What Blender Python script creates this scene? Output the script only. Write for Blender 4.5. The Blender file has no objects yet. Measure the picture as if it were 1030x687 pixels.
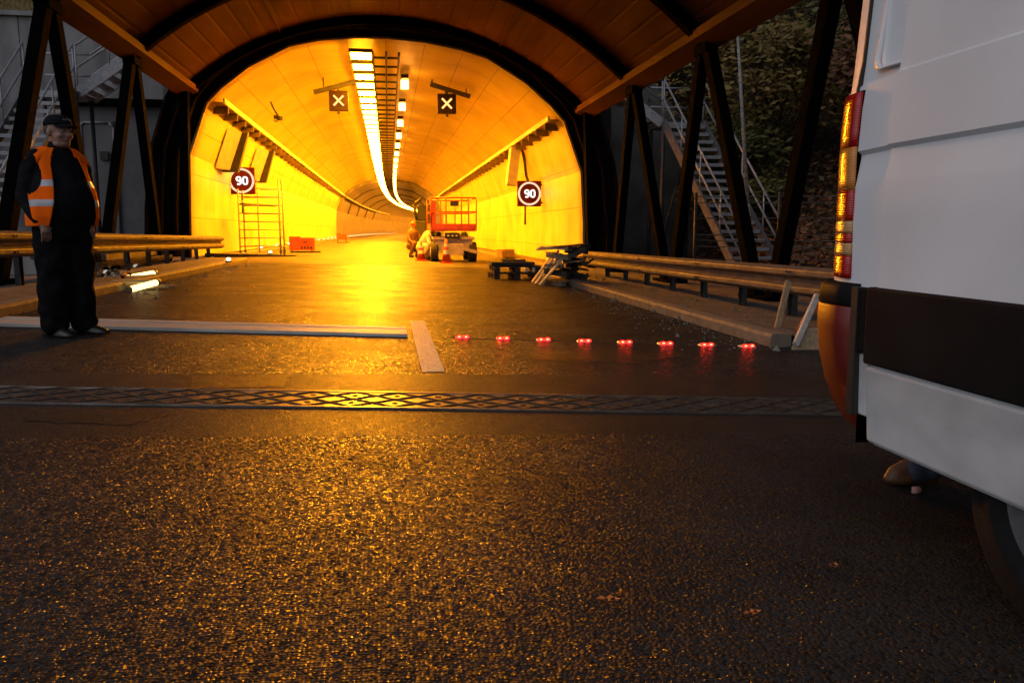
import bpy, bmesh, math, random
from mathutils import Vector, Matrix
R = math.radians
random.seed(7)
scene = bpy.context.scene
COL = scene.collection

# ---------------------------------------------------------------- camera, sky, sun, exposure
W0, H0, FPX = 1030.0, 687.0, 824.0
CAMZ = 0.92
YAW, PITCH = math.atan(0.1503), math.atan(111.5 / 824.0)
cd = bpy.data.cameras.new('camera'); cam = bpy.data.objects.new('camera', cd); COL.objects.link(cam)
cd.sensor_width = 36.0; cd.lens = 36.0 * FPX / W0
cd.clip_start = 0.05; cd.clip_end = 2000
cam.location = (0, 0, CAMZ)
cam.rotation_euler = (R(90) - PITCH, 0, -YAW)
scene.camera = cam
cd.dof.use_dof = False

world = bpy.data.worlds.new('World'); scene.world = world; world.use_nodes = True
wn = world.node_tree.nodes; wl = world.node_tree.links; wn.clear()
sky = wn.new('ShaderNodeTexSky'); sky.sky_type = 'NISHITA'; sky.sun_disc = False
SUN_EL, SUN_AZ = R(40), R(235)
sky.sun_elevation = SUN_EL; sky.sun_rotation = SUN_AZ
sky.air_density = 1.0; sky.dust_density = 1.0; sky.ozone_density = 2.0
hs = wn.new('ShaderNodeHueSaturation'); hs.inputs['Saturation'].default_value = 0.65
bg = wn.new('ShaderNodeBackground'); bg.inputs['Strength'].default_value = 0.07
wo = wn.new('ShaderNodeOutputWorld')
wl.new(sky.outputs[0], hs.inputs['Color']); wl.new(hs.outputs[0], bg.inputs['Color']); wl.new(bg.outputs[0], wo.inputs['Surface'])

sd = bpy.data.lights.new('sun', 'SUN'); sd.energy = 0.5; sd.angle = R(70); sd.color = (1.0, 0.93, 0.88)
sun = bpy.data.objects.new('sun', sd); COL.objects.link(sun)
sun.rotation_euler = (R(90) - SUN_EL, 0, R(180) - SUN_AZ)

vs = scene.view_settings
vs.view_transform = 'Standard'; vs.look = 'None'; vs.exposure = 0.0; vs.gamma = 1.0; vs.use_curve_mapping = False
cy = scene.cycles
cy.use_denoising = True
cy.max_bounces = 7; cy.diffuse_bounces = 4; cy.glossy_bounces = 3; cy.transmission_bounces = 4
cy.sample_clamp_indirect = 8.0; cy.sample_clamp_direct = 0
cy.caustics_reflective = False; cy.caustics_refractive = False
cy.use_light_tree = True

# ---------------------------------------------------------------- helpers
BANK = 0.030
def gz(x, k=0.0):
    return -BANK * max(-9.0, min(9.0, x)) + k
def curve(y):                       # the tunnel bends to the right in the distance
    return 2.0e-6 * max(0.0, y - 40.0) ** 3
_M = cam.rotation_euler.to_matrix()
def ray(u, v):
    return _M @ Vector(((u - W0 / 2) / FPX, (H0 / 2 - v) / FPX, -1.0))
def at(u, v, Y):                    # where the sight line of a photo point meets the plane y = Y
    d = ray(u, v); t = Y / d.y
    return Vector((d.x * t, Y, CAMZ + d.z * t))
def on(u, v, h=0.0):                # where it meets the (banked) ground raised by h
    d = ray(u, v); t = (h - CAMZ) / (d.z + BANK * d.x)
    return Vector((d.x * t, d.y * t, CAMZ + d.z * t))

ORG = {}
def prop(o, label=None, cat=None, group=None, kind=None):
    if label: o['label'] = label
    if cat: o['category'] = cat
    if group: o['group'] = group
    if kind: o['kind'] = kind
    return o
def thing(name, label, cat, loc=(0, 0, 0), rz=0.0, group=None):
    o = bpy.data.objects.new(name, None); COL.objects.link(o)
    o.empty_display_size = 0.2
    o.location = loc; o.rotation_euler = (0, 0, rz)
    ORG[o.name] = Vector(loc)
    return prop(o, label, cat, group)
def children(o):
    return [c for c in bpy.data.objects if c.parent == o]
def copy_tree(o, loc=None, rz=None, label=None):
    kids = {}
    for c in bpy.data.objects:
        if c.parent: kids.setdefault(c.parent.name, []).append(c)
    def rec(src, par):
        c = src.copy(); COL.objects.link(c)
        if par is not None:
            c.parent = par
        for k in kids.get(src.name, []): rec(k, c)
        return c
    r = rec(o, None)
    if loc is not None: r.location = loc
    if rz is not None: r.rotation_euler = (0, 0, rz)
    if label: r['label'] = label
    return r

class MB:
    def __init__(s): s.b = bmesh.new(); s.uv = None
    def _mat(s, faces, mi):
        for f in faces: f.material_index = mi
    def poly(s, pts, mi=0, smooth=False):
        vs_ = [s.b.verts.new(p) for p in pts]
        f = s.b.faces.new(vs_); f.material_index = mi; f.smooth = smooth
        return f
    def box(s, c, size, rot=None, mi=0):
        c = Vector(c); hx, hy, hz = size[0] / 2, size[1] / 2, size[2] / 2
        m = rot if rot is not None else Matrix.Identity(3)
        if isinstance(m, tuple):
            from mathutils import Euler
            m = Euler(m).to_matrix()
        v = [s.b.verts.new(c + m @ Vector((x * hx, y * hy, z * hz))) for x in (-1, 1) for y in (-1, 1) for z in (-1, 1)]
        for q in ((0, 1, 3, 2), (4, 6, 7, 5), (0, 4, 5, 1), (2, 3, 7, 6), (0, 2, 6, 4), (1, 5, 7, 3)):
            f = s.b.faces.new([v[i] for i in q]); f.material_index = mi
        return s
    def bar(s, p0, p1, w, h, mi=0, up=(0, 0, 1)):        # rectangular bar between two points; w sideways, h along up
        p0, p1 = Vector(p0), Vector(p1); d = (p1 - p0); L = d.length; d.normalize()
        up = Vector(up)
        if abs(d.dot(up)) > 0.99: up = Vector((0, 1, 0))
        x = d.cross(up).normalized(); z = x.cross(d).normalized()
        m = Matrix((x, d, z)).transposed()
        return s.box((p0 + p1) / 2, (w, L, h), m, mi)
    def tube(s, p0, p1, r, n=8, r1=None, mi=0, cap=True, smooth=True):
        p0, p1 = Vector(p0), Vector(p1); d = (p1 - p0).normalized()
        a = d.orthogonal().normalized(); b_ = d.cross(a)
        r1 = r if r1 is None else r1
        A = [s.b.verts.new(p0 + (a * math.cos(t) + b_ * math.sin(t)) * r) for t in [2 * math.pi * i / n for i in range(n)]]
        B = [s.b.verts.new(p1 + (a * math.cos(t) + b_ * math.sin(t)) * r1) for t in [2 * math.pi * i / n for i in range(n)]]
        for i in range(n):
            f = s.b.faces.new((A[i], A[(i + 1) % n], B[(i + 1) % n], B[i])); f.smooth = smooth; f.material_index = mi
        if cap:
            for L in (list(reversed(A)), B):
                f = s.b.faces.new(L); f.material_index = mi
        return s
    def path(s, pts, r, n=7, mi=0):
        for a, b_ in zip(pts, pts[1:]):
            s.tube(a, b_, r, n, mi=mi)
        return s
    def loft(s, rings, close=True, cap=True, smooth=True, mi=0):
        L = [[s.b.verts.new(p) for p in r] for r in rings]
        n = len(L[0])
        for a, b_ in zip(L, L[1:]):
            for i in range(n if close else n - 1):
                j = (i + 1) % n
                f = s.b.faces.new((a[i], a[j], b_[j], b_[i])); f.smooth = smooth; f.material_index = mi
        if cap and close:
            for q in (list(reversed(L[0])), L[-1]):
                try:
                    f = s.b.faces.new(q); f.material_index = mi
                except ValueError: pass
        return s
    def ell(s, c, r, rot=None, nu=20, nv=14, mi=0):
        c = Vector(c); m = rot if rot is not None else Matrix.Identity(3)
        if isinstance(m, tuple):
            from mathutils import Euler
            m = Euler(m).to_matrix()
        if not isinstance(r, (tuple, list)): r = (r, r, r)
        top = s.b.verts.new(c + m @ Vector((0, 0, r[2]))); bot = s.b.verts.new(c + m @ Vector((0, 0, -r[2])))
        L = []
        for j in range(1, nv):
            ph = math.pi * j / nv
            L.append([s.b.verts.new(c + m @ Vector((r[0] * math.sin(ph) * math.cos(2 * math.pi * i / nu), r[1] * math.sin(ph) * math.sin(2 * math.pi * i / nu), r[2] * math.cos(ph)))) for i in range(nu)])
        for a, b_ in zip(L, L[1:]):
            for i in range(nu):
                f = s.b.faces.new((a[i], b_[i], b_[(i + 1) % nu], a[(i + 1) % nu])); f.smooth = True; f.material_index = mi
        for i in range(nu):
            f = s.b.faces.new((top, L[0][i], L[0][(i + 1) % nu])); f.smooth = True; f.material_index = mi
            f = s.b.faces.new((bot, L[-1][(i + 1) % nu], L[-1][i])); f.smooth = True; f.material_index = mi
        return s
    def cap(s, p0, p1, r0, r1, n=14):                    # capsule with tapered radius
        p0, p1 = Vector(p0), Vector(p1); d = (p1 - p0).normalized(); a = d.orthogonal().normalized(); b_ = d.cross(a)
        prof = []
        for k in range(0, 5): t = math.pi / 2 * k / 5; prof.append((p0 - d * r0 * math.cos(t), max(1e-4, r0 * math.sin(t))))
        prof.append((p0, r0)); prof.append((p1, r1))
        for k in range(1, 6): t = math.pi / 2 * k / 5; prof.append((p1 + d * r1 * math.sin(t), max(1e-4, r1 * math.cos(t))))
        return s.loft([[c + (a * math.cos(2 * math.pi * i / n) + b_ * math.sin(2 * math.pi * i / n)) * r for i in range(n)] for c, r in prof])
    def build(s, name, mat, parent=None, world=False, bevel=0, remesh=0, smooth_it=0, seg=2, sub=0, kind=None, loc=None):
        bmesh.ops.recalc_face_normals(s.b, faces=s.b.faces[:])
        o0 = Vector((0, 0, 0))
        if parent is not None and world:
            o0 = ORG[parent.name]
        if parent is None and loc is not None:
            o0 = Vector(loc)
        if o0.length: bmesh.ops.translate(s.b, verts=s.b.verts[:], vec=-o0)
        me = bpy.data.meshes.new(name); s.b.to_mesh(me); s.b.free()
        for m in (mat if isinstance(mat, (list, tuple)) else [mat]): me.materials.append(m)
        o = bpy.data.objects.new(name, me); COL.objects.link(o)
        if parent is not None:
            o.parent = parent; ORG[o.name] = ORG[parent.name]
        else:
            o.location = o0; ORG[o.name] = o0
        if remesh:
            md = o.modifiers.new('r', 'REMESH'); md.mode = 'VOXEL'; md.voxel_size = remesh; md.use_smooth_shade = True
        if smooth_it:
            md = o.modifiers.new('s', 'SMOOTH'); md.iterations = smooth_it; md.factor = 0.5
        if bevel:
            md = o.modifiers.new('b', 'BEVEL'); md.width = bevel; md.segments = seg; md.limit_method = 'ANGLE'; md.angle_limit = R(35)
        if sub:
            md = o.modifiers.new('u', 'SUBSURF'); md.levels = sub; md.render_levels = sub
        if kind: o['kind'] = kind
        return o

# ---------------------------------------------------------------- materials
def mat(name, col, rough=0.6, metal=0.0, var=0.25, scale=6.0, bump=0.0, bscale=60.0, col2=None, spec=0.5, coat=0.0, detail=6, stretch=None, lo=0.35, hi=0.65, ior=1.5):
    m = bpy.data.materials.new(name); m.use_nodes = True
    N = m.node_tree.nodes; L = m.node_tree.links; p = N['Principled BSDF']
    tc = N.new('ShaderNodeTexCoord'); mp = N.new('ShaderNodeMapping'); L.new(tc.outputs['Object'], mp.inputs[0])
    if stretch: mp.inputs['Scale'].default_value = stretch
    nz = N.new('ShaderNodeTexNoise'); nz.inputs['Scale'].default_value = scale; nz.inputs['Detail'].default_value = detail
    L.new(mp.outputs[0], nz.inputs['Vector'])
    cr = N.new('ShaderNodeValToRGB'); L.new(nz.outputs['Fac'], cr.inputs[0])
    c2 = col2 if col2 else tuple(c * (1 - var) for c in col)
    cr.color_ramp.elements[0].position = lo; cr.color_ramp.elements[0].color = (*c2, 1)
    cr.color_ramp.elements[1].position = hi; cr.color_ramp.elements[1].color = (*col, 1)
    L.new(cr.outputs[0], p.inputs['Base Color'])
    mr = N.new('ShaderNodeMapRange'); mr.inputs['To Min'].default_value = min(1, rough * 1.15); mr.inputs['To Max'].default_value = rough * 0.85
    L.new(nz.outputs['Fac'], mr.inputs[0]); L.new(mr.outputs[0], p.inputs['Roughness'])
    p.inputs['Metallic'].default_value = metal; p.inputs['IOR'].default_value = ior
    p.inputs['Specular IOR Level'].default_value = spec
    p.inputs['Coat Weight'].default_value = coat; p.inputs['Coat Roughness'].default_value = 0.08
    if bump:
        n2 = N.new('ShaderNodeTexNoise'); n2.inputs['Scale'].default_value = bscale; n2.inputs['Detail'].default_value = 4
        L.new(mp.outputs[0], n2.inputs['Vector'])
        bp = N.new('ShaderNodeBump'); bp.inputs['Strength'].default_value = bump; bp.inputs['Distance'].default_value = 0.01
        L.new(n2.outputs['Fac'], bp.inputs['Height']); L.new(bp.outputs[0], p.inputs['Normal'])
    return m
def emis(name, col, s):
    m = bpy.data.materials.new(name); m.use_nodes = True
    N = m.node_tree.nodes; L = m.node_tree.links; N.clear()
    e = N.new('ShaderNodeEmission'); e.inputs[0].default_value = (*col, 1); e.inputs[1].default_value = s
    o = N.new('ShaderNodeOutputMaterial'); L.new(e.outputs[0], o.inputs[0])
    return m

def asphalt(name, base, cell, chip, rough, bstr, facet=0.9, spec=0.3, polish=0.0, mior=1.16, mid_b=.15):
    m = bpy.data.materials.new(name); m.use_nodes = True
    N = m.node_tree.nodes; L = m.node_tree.links; p = N['Principled BSDF']
    g = N.new('ShaderNodeNewGeometry')
    vo = N.new('ShaderNodeTexVoronoi'); vo.inputs['Scale'].default_value = cell; vo.inputs['Randomness'].default_value = 1.0; vo.voronoi_dimensions = '2D'
    L.new(g.outputs['Position'], vo.inputs['Vector'])
    no = N.new('ShaderNodeTexNoise'); no.inputs['Scale'].default_value = cell * 0.8; no.inputs['Detail'].default_value = 5
    L.new(g.outputs['Position'], no.inputs['Vector'])
    big = N.new('ShaderNodeTexNoise'); big.inputs['Scale'].default_value = 1.3; big.inputs['Detail'].default_value = 6; big.inputs['Roughness'].default_value = 0.62
    L.new(g.outputs['Position'], big.inputs['Vector'])
    # stones: random tone for each chip
    sep = N.new('ShaderNodeSeparateColor'); L.new(vo.outputs['Color'], sep.inputs[0])
    cr = N.new('ShaderNodeValToRGB'); L.new(sep.outputs[0], cr.inputs[0])
    e = cr.color_ramp.elements
    e[0].color = tuple(c * 0.55 for c in base) + (1,); e[1].color = tuple(c * chip for c in base) + (1,); e[1].position = 1.0
    mx = N.new('ShaderNodeMix'); mx.data_type = 'RGBA'; mx.blend_type = 'MULTIPLY'; mx.inputs['Factor'].default_value = 0.8
    c2 = N.new('ShaderNodeValToRGB'); L.new(big.outputs['Fac'], c2.inputs[0])
    c2.color_ramp.elements[0].position = 0.3; c2.color_ramp.elements[0].color = (0.55, 0.55, 0.55, 1)
    c2.color_ramp.elements[1].position = 0.7; c2.color_ramp.elements[1].color = (1.25, 1.22, 1.2, 1)
    L.new(cr.outputs[0], mx.inputs['A']); L.new(c2.outputs[0], mx.inputs['B'])
    # pale scuffs
    sc = N.new('ShaderNodeTexNoise'); sc.inputs['Scale'].default_value = 2.6; sc.inputs['Detail'].default_value = 8; sc.inputs['Roughness'].default_value = 0.7
    L.new(g.outputs['Position'], sc.inputs['Vector'])
    c3 = N.new('ShaderNodeValToRGB'); L.new(sc.outputs['Fac'], c3.inputs[0])
    c3.color_ramp.elements[0].position = 0.64; c3.color_ramp.elements[1].position = 0.78
    c3.color_ramp.elements[1].color = (0.55, 0.55, 0.55, 1)
    m2 = N.new('ShaderNodeMix'); m2.data_type = 'RGBA'; L.new(c3.outputs[0], m2.inputs['Factor'])
    L.new(mx.outputs['Result'], m2.inputs['A']); m2.inputs['B'].default_value = (0.13, 0.12, 0.115, 1)
    L.new(m2.outputs['Result'], p.inputs['Base Color'])
    # bumps: rounded stones, plus rough grit
    pw = N.new('ShaderNodeMath'); pw.operation = 'POWER'; pw.inputs[1].default_value = 1.6; L.new(vo.outputs['Distance'], pw.inputs[0])
    inv = N.new('ShaderNodeMath'); inv.operation = 'MULTIPLY_ADD'; inv.inputs[1].default_value = -1.0
    L.new(pw.outputs[0], inv.inputs[0]); L.new(sep.outputs[1], inv.inputs[2])
    ad = N.new('ShaderNodeMath'); ad.operation = 'MULTIPLY_ADD'; ad.inputs[1].default_value = 0.35
    L.new(no.outputs['Fac'], ad.inputs[0]); L.new(inv.outputs[0], ad.inputs[2])
    bp = N.new('ShaderNodeBump'); bp.inputs['Strength'].default_value = bstr; bp.inputs['Distance'].default_value = 0.45 / cell
    L.new(ad.outputs[0], bp.inputs['Height'])
    if 'Filter Width' in bp.inputs: bp.inputs['Filter Width'].default_value = 1.0
    # every chip of stone has its own tilt, so single chips glint
    sb = N.new('ShaderNodeVectorMath'); sb.operation = 'SUBTRACT'; sb.inputs[1].default_value = (.5, .5, .5); L.new(vo.outputs['Color'], sb.inputs[0])
    ms = N.new('ShaderNodeVectorMath'); ms.operation = 'MULTIPLY'; ms.inputs[1].default_value = (facet, facet, 0); L.new(sb.outputs[0], ms.inputs[0])
    av = N.new('ShaderNodeVectorMath'); av.operation = 'ADD'; L.new(bp.outputs[0], av.inputs[0]); L.new(ms.outputs[0], av.inputs[1])
    nv = N.new('ShaderNodeVectorMath'); nv.operation = 'NORMALIZE'; L.new(av.outputs[0], nv.inputs[0]); L.new(nv.outputs[0], p.inputs['Normal'])
    mr = N.new('ShaderNodeMapRange'); mr.inputs['From Min'].default_value = 0.35; mr.inputs['From Max'].default_value = 0.65
    mr.inputs['To Min'].default_value = rough - 0.10; mr.inputs['To Max'].default_value = rough + 0.14
    mid = N.new('ShaderNodeTexNoise'); mid.inputs['Scale'].default_value = 14; mid.inputs['Detail'].default_value = 5; mid.inputs['Roughness'].default_value = .7
    L.new(g.outputs['Position'], mid.inputs['Vector'])
    am = N.new('ShaderNodeMath'); am.operation = 'MULTIPLY_ADD'; am.inputs[1].default_value = .9
    L.new(mid.outputs['Fac'], am.inputs[0]); L.new(big.outputs['Fac'], am.inputs[2]); mr.inputs['From Min'].default_value = .72; mr.inputs['From Max'].default_value = 1.2
    L.new(am.outputs[0], mr.inputs[0]); L.new(mr.outputs[0], p.inputs['Roughness'])
    b2 = N.new('ShaderNodeBump'); b2.inputs['Strength'].default_value = mid_b; b2.inputs['Distance'].default_value = .012
    L.new(mid.outputs['Fac'], b2.inputs['Height']); L.new(b2.outputs[0], bp.inputs['Normal'])
    p.inputs['Specular IOR Level'].default_value = spec; p.inputs['IOR'].default_value = 1.4
    # dark binder between the chips is matt, only some chips are polished
    df = N.new('ShaderNodeBsdfPrincipled'); L.new(m2.outputs['Result'], df.inputs['Base Color']); L.new(nv.outputs[0], df.inputs['Normal'])
    df.inputs['Roughness'].default_value = rough + .26; df.inputs['IOR'].default_value = mior
    r1 = N.new('ShaderNodeMapRange'); r1.inputs['From Min'].default_value = .55 - polish; r1.inputs['From Max'].default_value = .80 - polish; L.new(sep.outputs[2], r1.inputs[0])
    r2 = N.new('ShaderNodeMapRange'); r2.inputs['From Min'].default_value = .62; r2.inputs['From Max'].default_value = .40; L.new(vo.outputs['Distance'], r2.inputs[0])
    mm = N.new('ShaderNodeMath'); mm.operation = 'MULTIPLY'; L.new(r1.outputs[0], mm.inputs[0]); L.new(r2.outputs[0], mm.inputs[1])
    r3 = N.new('ShaderNodeMapRange'); r3.inputs['From Min'].default_value = .36; r3.inputs['From Max'].default_value = .62; r3.inputs['To Min'].default_value = .30; r3.inputs['To Max'].default_value = 1.0
    L.new(big.outputs['Fac'], r3.inputs[0]); m3_ = N.new('ShaderNodeMath'); m3_.operation = 'MULTIPLY'; L.new(mm.outputs[0], m3_.inputs[0]); L.new(r3.outputs[0], m3_.inputs[1]); mm = m3_
    ms_ = N.new('ShaderNodeMixShader'); L.new(mm.outputs[0], ms_.inputs[0]); L.new(df.outputs[0], ms_.inputs[1]); L.new(p.outputs[0], ms_.inputs[2])
    L.new(ms_.outputs[0], N['Material Output'].inputs['Surface'])
    return m

M = {}
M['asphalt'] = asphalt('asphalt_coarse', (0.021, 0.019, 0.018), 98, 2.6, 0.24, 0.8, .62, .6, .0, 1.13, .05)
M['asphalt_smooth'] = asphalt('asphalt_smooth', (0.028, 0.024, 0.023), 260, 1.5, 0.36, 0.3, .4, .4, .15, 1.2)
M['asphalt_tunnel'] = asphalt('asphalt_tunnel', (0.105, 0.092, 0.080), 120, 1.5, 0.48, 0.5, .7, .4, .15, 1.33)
M['ground'] = mat('dirt_ground', (0.07, 0.055, 0.04), 0.9, var=0.5, scale=3, bump=0.5, bscale=20)
M['verge'] = mat('dirty_verge', (0.13, 0.105, 0.085), 0.9, var=0.6, scale=4, bump=0.3, bscale=60)
M['kerb'] = mat('kerb_stone', (0.20, 0.17, 0.13), 0.75, var=0.35, scale=9, bump=0.3, bscale=90)
M['paint'] = mat('worn_road_paint', (0.46, 0.44, 0.40), 0.6, var=0.55, scale=38, bump=0.3, bscale=120, detail=10, lo=0.36, hi=0.5)
M['board'] = mat('weathered_pale_board', (0.60, 0.56, 0.50), 0.55, var=0.35, scale=7, bump=0.2, bscale=90, stretch=(0.15, 3, 3))
M['steel_dark'] = mat('black_painted_steel', (0.0035, 0.003, 0.003), 0.8, ior=1.04, var=0.4, scale=8, bump=0.08)
M['soot'] = mat('sooty_black_steel', (0.016, 0.012, 0.010), 0.8, ior=1.08, var=0.5, scale=2, bump=0.15, bscale=30)
M['roof'] = mat('brown_sheet_metal', (0.15, 0.066, 0.034), 0.7, 0.0, ior=1.1, var=0.35, scale=1.4, bump=0.05, stretch=(1.5, 0.25, 1))
M['galv'] = mat('galvanised_steel', (0.36, 0.36, 0.38), 0.5, 0.25, var=0.3, scale=14)
M['stair_steel'] = mat('dull_stair_steel', (.15, .15, .17), .7, var=.3, ior=1.2)
M['rail'] = mat('dusty_guardrail_steel', (0.16, 0.13, 0.11), 0.6, 0.2, spec=.3, var=0.4, scale=5, bump=0.1, bscale=50)
M['rail_dark'] = mat('dark_post_steel', (0.04, 0.04, 0.045), 0.6, 0.2, var=0.4, scale=8)
M['concrete'] = mat('weathered_concrete', (0.26, 0.25, 0.25), 0.9, var=0.5, scale=1.6, bump=0.2, bscale=25, stretch=(1, 1, 0.35), detail=9)
M['concrete_dark'] = mat('dark_stained_concrete', (0.11, 0.105, 0.10), 0.9, var=0.5, scale=1.3, bump=0.2, bscale=25)
M['panel_grey'] = mat('grey_wall_cladding', (0.14, 0.14, 0.15), 0.6, var=0.25, scale=2)
M['grass'] = mat('autumn_grass', (0.085, 0.095, 0.028), 0.95, scale=1.8, col2=(0.07, 0.045, 0.02), bump=0.6, bscale=18)
M['soil'] = mat('leaf_litter_slope', (0.060, 0.035, 0.018), 0.95, scale=1.6, col2=(0.02, 0.016, 0.010), bump=0.8, bscale=9)
M['black_plastic'] = mat('black_plastic', (0.02, 0.02, 0.021), 0.5, var=0.3, scale=20)
M['joint_steel'] = mat('worn_joint_steel', (0.34, 0.31, 0.28), 0.36, 0.85, var=0.5, scale=9)
M['rubber'] = mat('dirty_rubber', (0.018, 0.017, 0.016), 0.7, var=0.4, scale=20)
M['wood'] = mat('sawn_timber', (0.36, 0.25, 0.14), 0.75, var=0.4, scale=5, stretch=(6, 0.6, 6), bump=0.15)
M['pale_wood'] = mat('lamplit_timber', (0.80, 0.66, 0.36), 0.75, var=0.3, scale=5)  # lamp light on the slats is put into this brighter wood tone
M['wood_dark'] = mat('dark_wet_timber', (0.07, 0.05, 0.035), 0.7, var=0.4, scale=5, stretch=(6, 0.6, 6))
M['orange_paint'] = mat('orange_red_paint', (0.62, 0.09, 0.02), 0.45, var=0.25, scale=7)
M['yellow_paint'] = mat('pale_machine_paint', (0.52, 0.46, 0.36), 0.45, var=0.3, scale=6)
M['white_wrap'] = mat('pale_cloth', (0.7, 0.68, 0.64), 0.8, var=0.2)
M['lamp_sodium'] = emis('sodium_diffuser', (1.0, 0.32, 0.006), 620)
M['lamp_sodium_far'] = emis('sodium_diffuser_dim', (1.0, 0.30, 0.01), 230)
M['lamp_side'] = emis('sodium_side_lamp', (1.0, 0.36, 0.04), 60)
M['led_red'] = emis('red_led', (1.0, 0.006, 0.003), 14)
M['led_hot'] = emis('red_led_core', (1.0, 0.10, 0.05), 11)
M['led_white'] = emis('white_guide_light', (1.0, 0.85, 0.5), 4)
M['sign_white'] = emis('sign_white_led', (1.0, 0.93, 0.86), 1.6)
M['sign_ring'] = emis('sign_ring_led', (1.0, 0.62, 0.40), 1.25)
M['cross_led'] = emis('orange_cross_led', (1.0, 0.42, 0.12), 2.6)
M['tube_glow'] = emis('lit_tube', (1.0, 0.72, 0.26), 3.2)
M['sign_maroon'] = mat('sign_maroon_face', (0.085, 0.010, 0.004), 0.6, ior=1.2)
M['sign_black'] = mat('sign_dark_face', (0.012, 0.004, 0.003), 0.7, spec=.2)

# ---------------------------------------------------------------- ground and road
def strip(x0, x1, ys, dz, follow=True, nx=2):
    mb = MB(); rows = []
    for y in ys:
        c = curve(y) if follow else 0
        rows.append([mb.b.verts.new((x0 + (x1 - x0) * i / nx + c, y, gz(x0 + (x1 - x0) * i / nx) + dz)) for i in range(nx + 1)])
    for a, b_ in zip(rows, rows[1:]):
        for i in range(nx):
            mb.b.faces.new((a[i], a[i + 1], b_[i + 1], b_[i]))
    return mb
KL, KR = 3.60, 3.32                  # kerb lines left and right of the camera
TL, TR = 4.45, 4.30                  # kerb lines inside the tunnel
YS = [-12, 0, 8, 16, 22] + [24 + 4 * i for i in range(70)]
mb = MB()
xs = [-400, -60, -20, -9, 0, 9, 20, 60, 400]; ysg = [-120, -20, 0, 20, 60, 200, 420]
gv = [[mb.b.verts.new((x, y, gz(x) - 0.16)) for x in xs] for y in ysg]
for a, b_ in zip(gv, gv[1:]):
    for i in range(len(xs) - 1): mb.b.faces.new((a[i], a[i + 1], b_[i + 1], b_[i]))
mb.build('ground', M['ground'], kind='structure')
Y0, Y1 = 3.66, 5.28
strip(-KL, KR, [-12, 0, 2, Y0], 0.0, nx=4).build('road', M['asphalt'], kind='structure')
strip(-KL, KR, [Y0, Y1], 0.0, nx=4).build('road', M['asphalt_smooth'], kind='structure')
strip(-KL, KR, [Y1, 8, 12, 22], 0.0, nx=4).build('road', M['asphalt'], kind='structure')
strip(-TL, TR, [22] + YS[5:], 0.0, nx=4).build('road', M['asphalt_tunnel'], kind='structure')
# road continues wider near the camera on the right side, beside the van
strip(KR, 9.0, [-12, 0, 6.75], 0.0, nx=2).build('road', M['asphalt'], kind='structure')
strip(-9.0, -KL, [-12, 0, 5.0], 0.0, nx=2).build('road', M['asphalt'], kind='structure')
# kerbs (rounded top edge) and verges
def kerb(sx, ys, KX):
    mb = MB()
    prof = [(0, -0.1), (0, 0.085), (0.02, 0.115), (0.11, 0.12), (0.20, 0.112), (0.20, -0.1)]
    rings = []
    for y in ys:
        rings.append([(sx * (KX + a) + curve(y), y, gz(sx * (KX + a)) + h) for a, h in prof])
    mb.loft(rings, smooth=False)
    return mb.build('kerb', M['kerb'], kind='structure')
kerb(1, [6.75, 10, 14, 18, 22], KR); kerb(-1, [5.0, 10, 14, 18, 22], KL)
kerb(1, [22.02] + YS[5:], TR); kerb(-1, [22.02] + YS[5:], TL)
for sx, ya, k0, k1 in ((1, 6.75, KR, TR), (-1, 5.0, KL, TL)):
    a, b_ = sx * (k0 + 0.202), sx * 7.2
    strip(min(a, b_), max(a, b_), [ya, 10, 14, 18, 22], 0.105, nx=3).build('verge', M['verge'], kind='structure')
    a, b_ = sx * (k1 + 0.202), sx * 5.6
    strip(min(a, b_), max(a, b_), [22] + YS[5:], 0.105, nx=1).build('walkway', M['verge'], kind='structure')
def patch(us, m):
    pts = [on(u, v) for u, v in us]; mb = MB(); n_ = len(pts); cx_ = sum(p.x for p in pts) / n_; cy2 = sum(p.y for p in pts) / n_; out = []
    rnd = random.Random(int(us[0][0]))
    for i in range(n_):
        a, b2 = pts[i], pts[(i + 1) % n_]
        for k in range(8):
            q = a.lerp(b2, k / 8); x, y = q.x + rnd.gauss(0, .012), q.y + rnd.gauss(0, .012); out.append((x, y, gz(x) + .002))
    mb.poly(out); return mb.build('road_patch', m, kind='structure')
M['patch'] = asphalt('asphalt_bitumen_patch', (.030, .024, .020), 300, 1.3, .30, .2, .2, .4, .5, 1.3)
patch([(196, 378), (292, 377), (284, 389), (190, 391)], M['patch'])
patch([(40, 414), (170, 417), (130, 428), (20, 424)], M['patch'])
patch([(520, 352), (700, 356), (640, 366), (540, 362)], M['patch'])
# painted centre dash
c0, c1 = on(419.5, 323), on(441, 374.5)
mb = MB(); w = 0.075
mb.poly([(c0.x - w, c1.y, gz(c0.x) + 0.004), (c0.x + w, c1.y, gz(c0.x) + 0.004), (c0.x + w, c0.y, gz(c0.x) + 0.004), (c0.x - w, c0.y, gz(c0.x) + 0.004)])
mb.build('lane_marking', M['paint'], kind='structure')
print('dash', c0, c1)

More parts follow.
